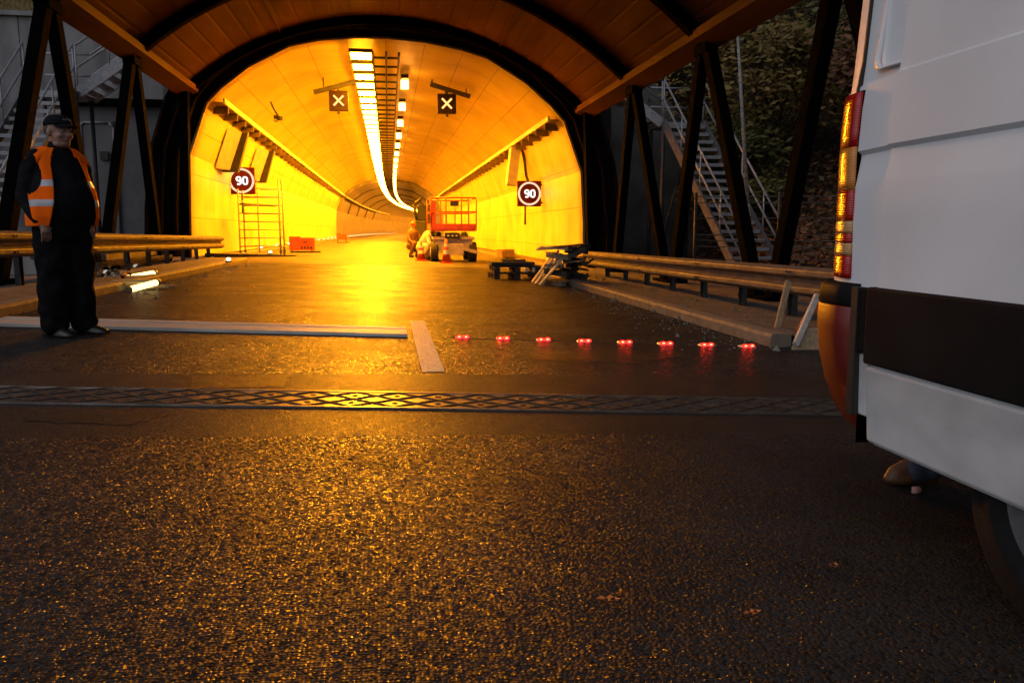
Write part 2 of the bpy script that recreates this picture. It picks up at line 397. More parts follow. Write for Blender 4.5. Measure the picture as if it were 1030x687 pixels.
# expansion joint across the road
jy = on(410, 402).y; jy -= .03; JW = 0.37
jt = thing('expansion_joint', 'dark steel and rubber expansion joint crossing the road in a diamond pattern', 'expansion joint', (0, jy, 0))
print('joint y', jy)
mb = MB(); rings = []
mb.loft([[(x, jy - JW / 2 - .03, gz(x) + .001), (x, jy - JW / 2 - .03, gz(x) + .006), (x, jy + JW / 2 + .03, gz(x) + .006), (x, jy + JW / 2 + .03, gz(x) + .001)] for x in (-KL + .02, KR - .02)], smooth=False)
mb.build('base_plate', M['joint_steel'], jt, world=True)
mb = MB(); cw = 0.23; n = int((KL + KR) / cw) - 1; x0 = -KL + 0.06; ch = JW / 2
for i in range(n):
    for k in range(4):
        ya = jy - JW / 2 + k * ch / 2; xa, xb = x0 + i * cw, x0 + (i + .5) * cw
        for (p, q) in (((xa, ya), (xb, ya + ch / 2)), ((xb, ya), (xa, ya + ch / 2)), ((xb, ya), (xb + cw / 2, ya + ch / 2)), ((xb + cw / 2, ya), (xb, ya + ch / 2))):
            if (k % 2 == 0) == (p[0] == xb):
                mb.bar((p[0], p[1], gz(p[0]) + .0085), (q[0], q[1], gz(q[0]) + .0085), 0.014, 0.006)
mb.build('lattice', M['rubber'], jt, world=True)
ja, jb = on(2, 398), on(848, 410.5)
jt.rotation_euler = (0, 0, math.atan2(jb.y - ja.y, jb.x - ja.x)); print('joint tilt', jt.rotation_euler.z, ja, jb)
for s in (-1, 1):
    mb = MB(); mb.bar((-KL + .03, jy + s * (JW / 2 + .018), gz(-KL + .03) + .008), (KR - .03, jy + s * (JW / 2 + .018), gz(KR - .03) + .008), 0.02, 0.005); mb.build('edge_bar', M['joint_steel'], jt, world=True)
for i in range(n):
    for k in range(2):
        x = x0 + i * cw + cw / 2
        mb = MB(); mb.tube((x, jy - JW / 4 + k * JW / 2, gz(x) + .006), (x, jy - JW / 4 + k * JW / 2, gz(x) + .009), 0.017, 8); mb.build('bolt', M['rubber'], jt, world=True)

# long pale board on the left lane
b0, b1 = on(0, 328.5), on(410, 339.5)
print('board', b0, b1)
bd = thing('board', 'long pale board lying flat across the left lane behind the standing man', 'board', (0, 0, 0))
mb = MB()
yl, yr = b0.y, b1.y
for (a, w_, h) in ((0.0, 0.16, .030), (0.163, 0.24, .024), (0.406, 0.16, .030)):
    rings = []
    for t in (0, 1):
        x = -3.5 + (b1.x + 3.5) * t; y = yl + (yr - yl) * t
        rings.append([(x, y + a, gz(x) + .001), (x, y + a, gz(x) + h), (x, y + a + w_, gz(x) + h), (x, y + a + w_, gz(x) + .001)])
    mb.loft(rings, smooth=False)
mb.build('plank', M['board'], bd, world=True, bevel=0.004)

# red road studs
studs = [(465, 338), (508, 338.5), (551, 340.5), (595, 342), (634, 344), (674, 345.5), (713, 346.5), (751, 347.5)]
s0 = on(465, 340); s1 = on(751, 349)
def make_stud():
    t = thing('road_stud', 'red glowing light stud set in the asphalt in the row across the right lane', 'road stud', (0, 0, 0), group='red light studs across the right lane')
    mb = MB()
    mb.loft([[(-.065, -.05, 0), (.065, -.05, 0), (.065, .05, 0), (-.065, .05, 0)], [(-.05, -.03, .016), (.05, -.03, .016), (.05, .03, .016), (-.05, .03, .016)]], smooth=False)
    mb.build('housing', M['galv'], t)
    for sx in (-1, 1):
        m_ = MB(); m_.ell((sx * .030, -.036, .015), (.028, .016, .014), nu=12, nv=8); m_.build('lens', M['led_red'], t)
        m_ = MB(); m_.ell((sx * .030, -.050, .016), (.013, .006, .007), nu=10, nv=6); m_.build('diode', M['led_hot'], t)
    return t
st = make_stud()
for i in range(8):
    f = i / 7; x = s0.x + (s1.x - s0.x) * f; y = s0.y + (s1.y - s0.y) * f
    o = st if i == 0 else copy_tree(st)
    o.location = (x, y, gz(x) + .001); o.rotation_euler = (0, 0, random.uniform(-.05, .05))
    if i == 0: o['label'] = 'red light stud next to the painted centre dash, first of the glowing row'
    if i == 7: o['label'] = 'red light stud nearest the kerb and the van, last of the glowing row'
mb = MB(); mb.bar((s0.x - .1, s0.y, gz(s0.x - .1) + .002), (s1.x + .5, s1.y, gz(s1.x + .5) + .002), 0.02, 0.004)
prop(mb.build('cable_slot', M['rubber']), 'thin dark cable slot joining the red road studs', 'cable slot')

# ---------------------------------------------------------------- tunnel
TX = 0.15
PR_ = [(5.12, 0.0), (5.10, 1.3), (5.02, 2.65), (4.55, 3.93), (4.2, 4.3), (3.5, 4.87), (2.5, 5.42), (1.8, 5.6), (.9, 5.72), (0, 5.76)]
PROF = [(TX - x, z) for x, z in PR_] + [(TX + x, z) for x, z in reversed(PR_[:-1])]
def lining_mat(name, c1, c2, mortar, bw, bh, rough):
    m = bpy.data.materials.new(name); m.use_nodes = True
    N = m.node_tree.nodes; L = m.node_tree.links; p = N['Principled BSDF']
    uv = N.new('ShaderNodeUVMap')
    br = N.new('ShaderNodeTexBrick'); br.offset = 0.0; br.inputs['Scale'].default_value = 1.0
    br.inputs['Brick Width'].default_value = bw; br.inputs['Row Height'].default_value = bh
    br.inputs['Mortar Size'].default_value = 0.014; br.inputs['Mortar Smooth'].default_value = 0.3
    br.inputs['Color1'].default_value = (*c1, 1); br.inputs['Color2'].default_value = (*c2, 1); br.inputs['Mortar'].default_value = (*mortar, 1)
    L.new(uv.outputs[0], br.inputs['Vector'])
    nz = N.new('ShaderNodeTexNoise'); nz.inputs['Scale'].default_value = 0.7; nz.inputs['Detail'].default_value = 8
    L.new(uv.outputs[0], nz.inputs['Vector'])
    cr = N.new('ShaderNodeValToRGB'); L.new(nz.outputs['Fac'], cr.inputs[0]); cr.color_ramp.elements[0].color = (.72, .70, .66, 1); cr.color_ramp.elements[0].position = .3; cr.color_ramp.elements[1].position = .62
    mx = N.new('ShaderNodeMix'); mx.data_type = 'RGBA'; mx.blend_type = 'MULTIPLY'; mx.inputs['Factor'].default_value = 1
    L.new(br.outputs['Color'], mx.inputs['A']); L.new(cr.outputs[0], mx.inputs['B']); L.new(mx.outputs['Result'], p.inputs['Base Color'])
    bp = N.new('ShaderNodeBump'); bp.inputs['Strength'].default_value = 0.4; bp.inputs['Distance'].default_value = 0.01; bp.invert = True
    L.new(br.outputs['Fac'], bp.inputs['Height']); L.new(bp.outputs[0], p.inputs['Normal'])
    p.inputs['Roughness'].default_value = rough
    return m
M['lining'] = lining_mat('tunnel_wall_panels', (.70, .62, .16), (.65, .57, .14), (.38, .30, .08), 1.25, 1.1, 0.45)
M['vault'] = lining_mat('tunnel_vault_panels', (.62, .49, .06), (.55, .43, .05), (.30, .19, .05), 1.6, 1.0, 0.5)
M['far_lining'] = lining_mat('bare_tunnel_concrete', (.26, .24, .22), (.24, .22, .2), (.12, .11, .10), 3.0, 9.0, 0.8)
tun = thing('road_tunnel', 'brightly lit two lane road tunnel bending right behind its round portal', 'tunnel', (0, 22.2, 0))
def sweep(prof, ys, mats, name, mi_of=lambda k: 0, scale=1.0):
    mb = MB(); uvl = mb.b.loops.layers.uv.new('UVMap')
    rows = []; cum = [0]
    for a, b_ in zip(prof, prof[1:]): cum.append(cum[-1] + math.dist(a, b_))
    for y in ys:
        rows.append([mb.b.verts.new((x * scale + curve(y), y, z * scale + gz(x))) for x, z in prof])
    for j, (a, b_) in enumerate(zip(rows, rows[1:])):
        for i in range(len(prof) - 1):
            f = mb.b.faces.new((a[i], a[i + 1], b_[i + 1], b_[i])); f.material_index = mi_of(i)
            for lp, (u_, v_) in zip(f.loops, ((ys[j], cum[i]), (ys[j], cum[i + 1]), (ys[j + 1], cum[i + 1]), (ys[j + 1], cum[i]))):
                lp[uvl].uv = (u_, v_)
            f.smooth = 3 <= i <= 14
    return mb.build(name, mats, tun, world=True)
YT = [22.2] + [24 + 2.0 * i for i in range(29)]          # to 80
sweep(PROF, YT, [M['lining'], M['vault']], 'lining', lambda i: 0 if (i < 3 or i > 14) else 1)
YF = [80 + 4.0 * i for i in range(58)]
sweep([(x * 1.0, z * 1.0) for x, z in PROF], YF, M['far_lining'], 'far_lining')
# step ring at the change of section, and a few joints rings beyond
for yy, tk in ((80, .30), (96, .14), (112, .14), (128, .14), (144, .14)):
    mb = MB(); rings = []
    for (x, z) in PROF[2:-2]:
        n_ = Vector((x, z - 2.2)).normalized()
        rings.append([(x + curve(yy), yy, z + gz(x)), (x - n_.x * tk + curve(yy), yy, z - n_.y * tk + gz(x)), (x - n_.x * tk + curve(yy), yy + .5, z - n_.y * tk + gz(x)), (x + curve(yy), yy + .5, z + gz(x))])
    mb.loft(rings, smooth=False); mb.build('ring_beam', M['far_lining'] if tk < .2 else M['concrete'], tun, world=True)
# bright end trim of the lining at the portal
mb = MB(); rings = []
for (x, z) in PROF:
    n_ = Vector((x, z - 1.8)).normalized()
    rings.append([(x, 22.0, z + gz(x)), (x + n_.x * .06, 22.0, z + gz(x) + n_.y * .06), (x + n_.x * .06, 22.35, z + gz(x) + n_.y * .06), (x, 22.35, z + gz(x))])
mb.loft(rings, smooth=False); mb.build('end_trim', M['lining'], tun, world=True)
M['bracket'] = mat('bracket_paint', (.16, .11, .04), .7)
# ledges at the shoulders
for sx in (-1, 1):
    nm = 'cable_ledge'
    lg = thing(nm, 'long cable ledge on brackets along the %s shoulder of the tunnel wall' % ('left' if sx < 0 else 'right'), 'cable ledge', (sx * 4.7, 22.4, 4.1))
    ys_ = [22.3] + [24 + 3.0 * i for i in range(50)]
    mb = MB()
    mb.loft([[(TX + sx * (4.18 + a) + curve(y), y, 3.98 + h + gz(sx * 4.5)) for a, h in ((0, 0), (0, .13), (.05, .13), (.05, 0))] for y in ys_], smooth=False)
    mb.build('edge_rail', M['white_wrap'] if sx else M['galv'], lg, world=True)
    mb = MB()
    mb.loft([[(TX + sx * (4.232 + a) + curve(y), y, 3.99 + h + gz(sx * 4.5)) for a, h in ((0, 0), (0, .03), (.33, .03), (.33, 0))] for y in ys_], smooth=False)
    mb.build('tray', M['vault'], lg, world=True)
    for i in range(28):
        y = 22.9 + i * 1.35
        mb = MB(); mb.box((TX + sx * 4.42 + curve(y), y, 3.89 + gz(sx * 4.6)), (.42, .07, .19)); mb.build('bracket', M['bracket'], lg, world=True)

# cable tray (ladder) along the crown
ct = thing('cable_ladder', 'long cable ladder under the crown between the two lamp rows', 'cable ladder', (0, 22.3, 5.9))
for nm, xo in (('side_rail', -.30), ('side_rail', .05), ('side_rail', .38)):
    mb = MB(); ys_ = [22.3] + [26 + 4.0 * i for i in range(48)]
    mb.loft([[(xo + a + curve(y), y, 5.42 + h + gz(xo)) for a, h in ((-.025, 0), (-.025, .1), (.025, .1), (.025, 0))] for y in ys_], smooth=False)
    mb.build(nm, M['rail_dark'], ct, world=True)
for i in range(60):
    y = 22.8 + i * 1.2
    mb = MB(); mb.box((.04 + curve(y), y, 5.45), (.66, .09, .05)); mb.build('rung', M['rail_dark'], ct, world=True)

# main lamp row
def make_lamp():
    t = thing('ceiling_lamp', 'bright sodium ceiling lamp in the dense main row near the portal', 'lamp', (0, 0, 0), group='main row of ceiling lamps')
    mb = MB(); mb.box((0, 0, .05), (.60, .74, .10)); mb.build('housing', M['rail_dark'], t)
    mb = MB(); mb.box((0, 0, -.02), (.52, .62, .04)); mb.build('diffuser', M['lamp_sodium'], t)
    return t
def make_lamp_far():
    t = thing('ceiling_lamp', 'sodium ceiling lamp of the main row in the dim far bend', 'lamp', (0, 0, 0), group='far ceiling lamps in the bend')
    mb = MB(); mb.box((0, 0, .05), (.60, 1.3, .10)); mb.build('housing', M['rail_dark'], t)
    mb = MB(); mb.box((0, 0, -.03), (.52, 1.2, .055)); mb.build('diffuser', M['lamp_sodium_far'], t)
    return t
LX = -.60
lp = make_lamp(); y = 22.7; first = True
while y < 79:
    o = lp if first else copy_tree(lp); first = False
    o.location = (LX + curve(y), y, 5.46 + gz(LX)); y += 1.5
lp2 = make_lamp_far(); first = True
while y < 240:
    o = lp2 if first else copy_tree(lp2); first = False
    o.location = (LX + curve(y), y, 5.46 + gz(LX)); y += 2.2
# side lamp row
def make_side():
    t = thing('side_lamp', 'small boxy sodium lamp in the sparse second ceiling row', 'lamp', (0, 0, 0), group='second row of small ceiling lamps')
    mb = MB(); mb.box((.0, 0, .17), (.22, .9, .12)); mb.build('housing', M['rail_dark'], t)
    mb = MB(); mb.box((0, 0, .0), (.22, .24, .22)); mb.build('diffuser', M['lamp_side'], t)
    mb = MB(); mb.box((0.03, .7, .10), (.12, .7, .12)); mb.build('ballast_box', M['rail_dark'], t)
    return t
sp = make_side(); y = 26.0; first = True
while y < 235:
    o = sp if first else copy_tree(sp); first = False
    o.location = (.60 + curve(y), y, 5.34 + gz(.6)); y += 4.6
# guide lights along the left kerb
def make_guide():
    t = thing('guide_light', 'small white guide light low along the left tunnel kerb', 'guide light', (0, 0, 0), group='guide lights along the left tunnel kerb')
    mb = MB(); mb.box((0, 0, .02), (.10, .08, .04)); mb.build('base', M['rail_dark'], t)
    mb = MB(); mb.ell((0, -.02, .065), (.05, .05, .04), nu=10, nv=6); mb.build('lens', M['led_white'], t)
    return t
gl = make_guide(); first = True; y = 31.0
while y < 190:
    o = gl if first else copy_tree(gl); first = False
    o.location = (-TL - .1 + curve(y), y, gz(-TL) + .12); y += 4.2

# the black collar round the portal
OR_ = [(6.15, -.1), (6.05, 1.4), (5.85, 2.8), (5.45, 4.0), (5.0, 4.75), (4.15, 5.45), (3.1, 6.0), (2.1, 6.3), (1.05, 6.45), (0, 6.5)]
OUT = [(TX - x, z) for x, z in OR_] + [(TX + x, z) for x, z in reversed(OR_[:-1])]
col = thing('portal_collar', 'sooty black steel collar framing the round tunnel portal', 'portal frame', (0, 21.2, 0))
mb = MB(); rings = []
for (x, z), (X, Z) in zip(PROF, OUT):
    k = .065
    n_ = Vector((x, z - 1.8)).normalized()
    xi, zi = x + n_.x * k, z + n_.y * k
    rings.append([(xi, 22.05, zi + gz(x)), (X, 21.6, Z + gz(x)), (X * 1.02, 22.6, Z * 1.02 + gz(x)), (xi, 22.6, zi + gz(x))])
mb.loft(rings, smooth=False); mb.build('face_plate', M['soot'], col, world=True)
for j, s in enumerate((.30, .62, .95)):
    mb = MB(); rings = []
    for (x, z), (X, Z) in zip(PROF, OUT):
        px_, pz = x + (X - x) * s, z + (Z - z) * s; yb = 22.05 - .45 * s
        rings.append([(px_ - .03, yb - .16, pz - .0 + gz(x)), (px_ + .03, yb - .16, pz + .05 + gz(x)), (px_ + .03, yb + .02, pz + .05 + gz(x)), (px_ - .03, yb + .02, pz + gz(x))])
    mb.loft(rings, smooth=False); mb.build('rib', M['soot'], col, world=True)

# ---------------------------------------------------------------- canopy in front of the portal
can = thing('canopy', 'arched brown sheet metal canopy on black slanted legs before the portal', 'canopy', (0, 14, 0))
CX = .2; CA = 5.05; SPR = 4.2; RISE = 2.0; RR = (CA * CA + RISE * RISE) / (2 * RISE)
def arc(x, dr=0.0):
    return SPR + RISE - RR + math.sqrt((RR + dr) ** 2 - x * x)
CY0, CY1 = 6.4, 21.75
a0 = math.asin(CA / RR)
def arcpt(t, dr=0.0):
    a = a0 * t; return (CX + (RR + dr) * math.sin(a), SPR + RISE - RR + (RR + dr) * math.cos(a))
NS = 26
mb = MB(); prof = []
for i in range(NS + 1):                                    # shallow trapezoid sheets running along the road
    for e_, dr in ((-.46, 0), (-.40, .0), (.40, .0), (.46, 0)):
        t = -1 + 2 * (i + .5 + e_) / (NS + 1)
        prof.append(arcpt(t, dr + (0.012 if abs(e_) > .45 else 0)))
outer = [arcpt(1 - 2 * i / 40, .14) for i in range(41)]
ringp = prof + outer
mb.loft([[(x, y, z + gz(x)) for x, z in ringp] for y in (CY0, 9.2, 13.3, 17.3, CY1)], smooth=False)
mb.build('roof_skin', M['roof'], can, world=True)
for y in (9.2, 13.3, 17.3, CY1 - .2):
    mb = MB(); rings = []
    for i in range(41):
        t = -1 + i / 20
        (x1, z1), (x2, z2) = arcpt(t, -.004), arcpt(t, -.20)
        rings.append([(x1, y - .1, z1 + gz(x1)), (x1, y + .1, z1 + gz(x1)), (x2, y + .1, z2 + gz(x1)), (x2, y - .1, z2 + gz(x1))])
    mb.loft(rings, smooth=False); mb.build('roof_rib', M['steel_dark'], can, world=True)
for k, t in enumerate((-.5, .5)):
    (x1, z1) = arcpt(t, -.03)
    mb = MB(); mb.bar((x1, CY0 + .1, z1 + gz(x1)), (x1, CY1 - .1, z1 + gz(x1)), .05, .05); mb.build('purlin', M['roof'], can, world=True)
for sx in (-1, 1):
    mb = MB(); x = CX + sx * (CA - .02)
    mb.loft([[(x - sx * .30, y, SPR + .07 + gz(x)), (x - sx * .28, y, SPR - .06 + gz(x)), (x + sx * .10, y, SPR - .20 + gz(x)), (x + sx * .12, y, SPR + .02 + gz(x))] for y in (CY0, CY1)], smooth=False)
    mb.build('eave_beam', M['roof'], can, world=True)
    zb = gz(x) + .1
    for ya in (9.2, 13.3, 17.3):
        top = Vector((x - sx * .02, ya, SPR - .16 + gz(x)))
        for dy in (-1.95, 1.65):
            m_ = MB(); foot = Vector((x + sx * .12, ya + dy, zb))
            m_.bar(foot, top + Vector((0, .12 * (1 if dy > 0 else -1), 0)), .17, .22, up=(0, 1, 0)); m_.build('support_leg', M['steel_dark'], can, world=True, bevel=.01)
            m_ = MB(); m_.box(foot + Vector((0, 0, .03)), (.42, .42, .06)); m_.build('foot_plate', M['steel_dark'], can, world=True)
        m_ = MB(); m_.box(top + Vector((0, 0, .02)), (.22, .5, .26)); m_.build('node_plate', M['steel_dark'], can, world=True)
    m_ = MB(); m_.bar((x + sx * .1, 21.3, zb), (x - sx * .05, 21.3, SPR - .1 + gz(x)), .2, .25, up=(0, 1, 0)); m_.build('support_leg', M['steel_dark'], can, world=True)

# ---------------------------------------------------------------- guardrails
WB = [(0, .31), (.018, .308), (.080, .275), (.085, .262), (.085, .225), (.080, .212), (.004, .178), (0, .165), (0, .145), (.004, .132), (.080, .098), (.085, .085), (.085, .048), (.080, .035), (.018, .002), (0, 0)]
def guardrail(sx, X, ya, yb, zt0, zt1, label, posts, flare=None):
    def zt_(y): return zt0 + (zt1 - zt0) * (y - ya) / (yb - ya)
    g = thing('guardrail', label, 'guardrail', (sx * X, (ya + yb) / 2, gz(sx * X)))
    n_ = int((yb - ya) / .66); rings = []
    for i in range(n_ + 1):
        y = ya + (yb - ya) * i / n_
        xo = 0 if not flare else flare(y)
        zt = zt_(y) + gz(sx * X) - .31
        ring = [(sx * (X - a) + xo, y, zt + h) for a, h in WB] + [(sx * (X - a + .006) + xo, y, zt + h) for a, h in reversed(WB)]
        rings.append(ring)
    mb = MB(); mb.loft(rings, smooth=False); mb.build('beam', M['rail'], g, world=True)
    for y in posts:
        xo = 0 if not flare else flare(y)
        mb = MB(); zb = gz(sx * X) + .09; ztop = zt_(y)
        xc = sx * (X + .17) + xo
        for a, b_, sz in ((0, 0, (.008, .11, 1)), (-.03, -.055, (.06, .008, 1)), (-.03, .055, (.06, .008, 1))):
            mb.box((xc + sx * a, y + b_, zb + (ztop - .18) / 2), (sz[0], sz[1], ztop - .18))
        mb.build('post', M['rail_dark'], g, world=True)
        mb = MB(); mb.box((sx * (X + .062) + xo, y, ztop + gz(sx * X) - .155), (.115, .10, .22)); mb.build('spacer', M['rail_dark'], g, world=True, bevel=.01)
    for y in [ya + 2.66 * k + .6 for k in range(int((yb - ya) / 2.66))]:
        ztop = zt_(y)
        for dy in (-.04, .04):
            for h in (.06, .25): mb = MB(); mb.tube((sx * (X - .082) + (flare(y) if flare else 0), y + dy, ztop - .31 + h + gz(sx * X)), (sx * (X - .10) + (flare(y) if flare else 0), y + dy, ztop - .31 + h + gz(sx * X)), .014, 6); mb.build('bolt', M['rail_dark'], g, world=True)
    return g
guardrail(1, 4.32, 5.0, 17.7, .70, .60, 'steel guardrail along the right kerb behind the van', [5.95 + 1.31 * i for i in range(9)])
guardrail(-1, 4.40, 4.5, 22.9, .86, .63, 'steel guardrail along the left kerb behind the standing man', [11.0, 5.7, 8.4] + [15.3 + 1.33 * i for i in range(6)])

# ---------------------------------------------------------------- lane control signs with crosses
def cross_sign(u, v, Y, label):
    c = at(u, v, Y); sx = 1 if c.x > 0 else -1
    t = thing('lane_signal', label, 'lane signal', c)
    mb = MB(); mb.box((0, .1, 0), (.58, .2, .60)); mb.build('case', M['sign_black'], t, bevel=.01)
    mb = MB()
    for s in (-1, 1):
        mb.bar((-.15, -.012 if s > 0 else -.018, -.15 * s), (.15, -.012 if s > 0 else -.018, .15 * s), .02, .055, up=(0, 0, 1))
    mb.build('cross_mark', M['cross_led'], t)
    ang = -sx * .24
    zc = .42
    mb = MB(); mb.box((sx * .12 , .12, zc), (1.3, .14, .13), (0, -ang * -1 if False else sx * .27, 0)); mb.build('mounting_bar', M['rail_dark'], t)
    mb = MB(); mb.box((0, .12, .33), (.1, .1, .12)); mb.build('hanger', M['rail_dark'], t)
    zc2 = arcroof(c.x) - c.z
    for dx in (-.45, .62):
        zb = zc - sx * dx * .27 + .03
        mb = MB(); mb.bar((sx * dx * 1.0 if False else dx, .12, zc - math.tan(sx * .27) * (dx - sx * .12)), (dx, .12, arcroof(c.x + dx) - c.z - .02), .04, .04); mb.build('hanger', M['rail_dark'], t)
    mb = MB(); mb.tube((0, .05, -.30), (0, .05, -.36), .03, 8); mb.tube((-.04, .05, -.37), (.04, .05, -.37), .03, 8); mb.build('sensor', M['rail_dark'], t)
    return t
def arcroof(x):
    P_ = PROF
    for (x1, z1), (x2, z2) in zip(P_[3:], P_[4:]):
        if x1 <= x <= x2: return z1 + (z2 - z1) * (x - x1) / (x2 - x1) + gz(x)
    return 6.0
cross_sign(340.5, 101.5, 26.5, 'lane signal with orange cross hanging left of the main lamp row')
cross_sign(449.5, 104.5, 26.5, 'lane signal with orange cross hanging right of the lamp rows')

# ---------------------------------------------------------------- speed limit signs
SEG = {'9': [(0, 0, 1, 1)], }
def stroke_digits(mb, text, w, h, th, y):
    # thick strokes: each digit drawn as polyline bars
    S = {'9': [[(1, .5), (.82, .46), (.2, .5), (0, .65), (0, .85), (.2, 1), (.8, 1), (1, .85), (1, .2), (.8, 0), (.1, 0)]],
         '0': [[(.2, 0), (0, .2), (0, .8), (.2, 1), (.8, 1), (1, .8), (1, .2), (.8, 0), (.2, 0)]]}
    x0 = -(w * len(text) + .05 * (len(text) - 1)) / 2
    k = 0
    for ch_ in text:
        for pl in S[ch_]:
            for a, b_ in zip(pl, pl[1:]):
                k += 1
                yy = y - .0006 * k
                mb.bar((x0 + a[0] * w, yy, (a[1] - .5) * h), (x0 + b_[0] * w, yy, (b_[1] - .5) * h), .01, th, up=(0, 1, 0)) if False else mb.bar((x0 + a[0] * w, yy, (a[1] - .5) * h), (x0 + b_[0] * w, yy, (b_[1] - .5) * h), th, .012, up=(0, 1, 0))
        x0 += w + .075
def speed_sign(u, v, Y, label, sx):
    c = at(u, v, Y)
    t = thing('speed_sign', label, 'speed limit sign', c)
    mb = MB(); mb.box((0, .09, 0), (.80, .18, .84)); mb.build('case', M['sign_maroon'], t, bevel=.015)
    mb = MB(); n_ = 40
    mb.loft([[((r) * math.cos(2 * math.pi * i / n_), yy, r * math.sin(2 * math.pi * i / n_)) for r, yy in ((.39, -.004), (.39, -.02), (.325, -.02), (.325, -.004))] for i in range(n_ + 1)], cap=False, smooth=False)
    mb.build('ring', M['sign_ring'], t)
    mb = MB(); stroke_digits(mb, '90', .125, .22, .055, -.012); mb.build('digits', M['sign_white'], t)
    mb = MB(); wx = TX + sx * 5.05 - c.x
    mb.bar((-sx * -.05, .16, .3), (wx, .16, .3), .06, .06); mb.bar((sx * .05, .16, -.3), (wx, .16, -.3), .06, .06); mb.build('wall_bracket', M['rail_dark'], t)
    mb = MB(); mb.box((sx * -.12 if sx > 0 else -.02, .14, -.72), (.06, .06, .62)); mb.build('cable_duct', M['rail_dark'], t)
    return t
speed_sign(243, 182, 27.5, 'illuminated 90 speed limit sign on the left tunnel wall above the scaffold', -1)
speed_sign(532.5, 195, 27.5, 'illuminated 90 speed limit sign on the right tunnel wall', 1)
M['fin'] = mat('pale_fin_panel', (.5, .47, .42), .5, var=.2)
# slanted wall panels with dark slots behind the ledges (left), tall cabinet (right)
def fin(sx, Y, z0, z1, label, wide=.9):
    x0, x1 = TX + sx * 5.0, TX + sx * 4.60
    t = thing('wall_panel', label, 'wall panel', (x0, Y, z0))
    mb = MB()
    mb.loft([[(x0, Y - wide, z0), (x0 - sx * .24, Y, z0), (x0, Y + .02, z0)], [(x1 + sx * .0, Y - wide, z1), (x1 - sx * .24, Y, z1), (x1, Y + .02, z1)]], smooth=False)
    mb.build('sloped_face', M['fin'], t, world=True)
    mb = MB(); mb.loft([[(x0, Y + .03, z0 - .05), (x0 - sx * .46, Y + .03, z0 - .05), (x0 - sx * .46, Y + .3, z0 - .05), (x0, Y + .3, z0 - .05)], [(x1, Y + .03, z1), (x1 - sx * .40, Y + .03, z1), (x1 - sx * .40, Y + .3, z1), (x1, Y + .3, z1)]], smooth=False)
    mb.build('dark_slot', M['rail_dark'], t, world=True)
fin(-1, 25.8, 2.7, 3.8, 'slanted wall panel with dark slot nearest the portal on the left')
fin(-1, 31.5, 2.7, 3.8, 'slanted wall panel with dark slot above the scaffold', 1.2)
c = at(513, 168, 29.0)
cb = thing('wall_cabinet', 'tall pale cabinet on the right wall above the speed sign', 'cabinet', c)
mb = MB(); mb.box((.1, 0, 0), (.34, .5, 1.3), (0, .12, 0)); mb.build('case', M['fin'], cb, bevel=.02)
mb = MB(); mb.path([(.42, -.1, .6), (.50, -.1, .2), (.56, -.1, -.3), (.72, -.1, -.75)], .05, 8); mb.build('conduit', M['rail_dark'], cb)
# camera under the vault
c = at(280, 118, 26.5)
cm = thing('security_camera', 'small camera on a bracket high on the left vault', 'camera', c)
mb = MB(); mb.tube((-.1, 0, 0), (.1, -.12, -.06), .07, 10); mb.build('body', M['black_plastic'], cm)
mb = MB(); mb.path([(0, 0, .03), (-.12, 0, .22), (-.22, .05, .46)], .03, 6); mb.build('arm', M['rail_dark'], cm)
mb = MB(); mb.ell((-.05, -.02, -.11), (.09, .09, .06), nu=10, nv=6); mb.build('dome', M['fin'], cm)

# ---------------------------------------------------------------- scaffold tower, generator, box
sc = thing('scaffold_tower', 'thin wheeled scaffold tower at the left tunnel wall under the speed sign', 'scaffold', (-3.85, 26.6, gz(-3.85) + .005))
x0, x1, y0, y1 = -.62, .58, -.45, .45
for (x, y, h) in ((x0, y0, 2.05), (x0, y1, 2.05), (x1, y0, 2.35), (x1, y1, 2.35)):
    mb = MB(); mb.tube((x, y, .12), (x, y, h), .024, 8); mb.build('upright', M['galv'], sc)
    mb = MB(); mb.tube((x - .025, y, .07), (x + .025, y, .07), .07, 12); mb.box((x, y, .15), (.07, .05, .08)); mb.build('castor', M['rail_dark'], sc)
for y in (y0, y1):
    for k in range(8):
        mb = MB(); z = .32 + k * .25; mb.tube((x0 if k < 7 else -.1, y, z), (x1, y, z), .016, 6); mb.build('rung', M['galv'], sc)
for x in (x0, x1):
    for z in (.3, 1.0, 1.7):
        mb = MB(); mb.tube((x, y0, z), (x, y1, z), .016, 6); mb.build('cross_tube', M['galv'], sc)
mb = MB(); mb.tube((-.05, y0, .12), (-.05, y0, 2.3), .02, 6); mb.build('upright', M['galv'], sc)
mb = MB(); mb.box((-.1, 0, 1.58), (1.0, .8, .05), (0, .04, 0)); mb.build('platform', M['wood_dark'], sc)

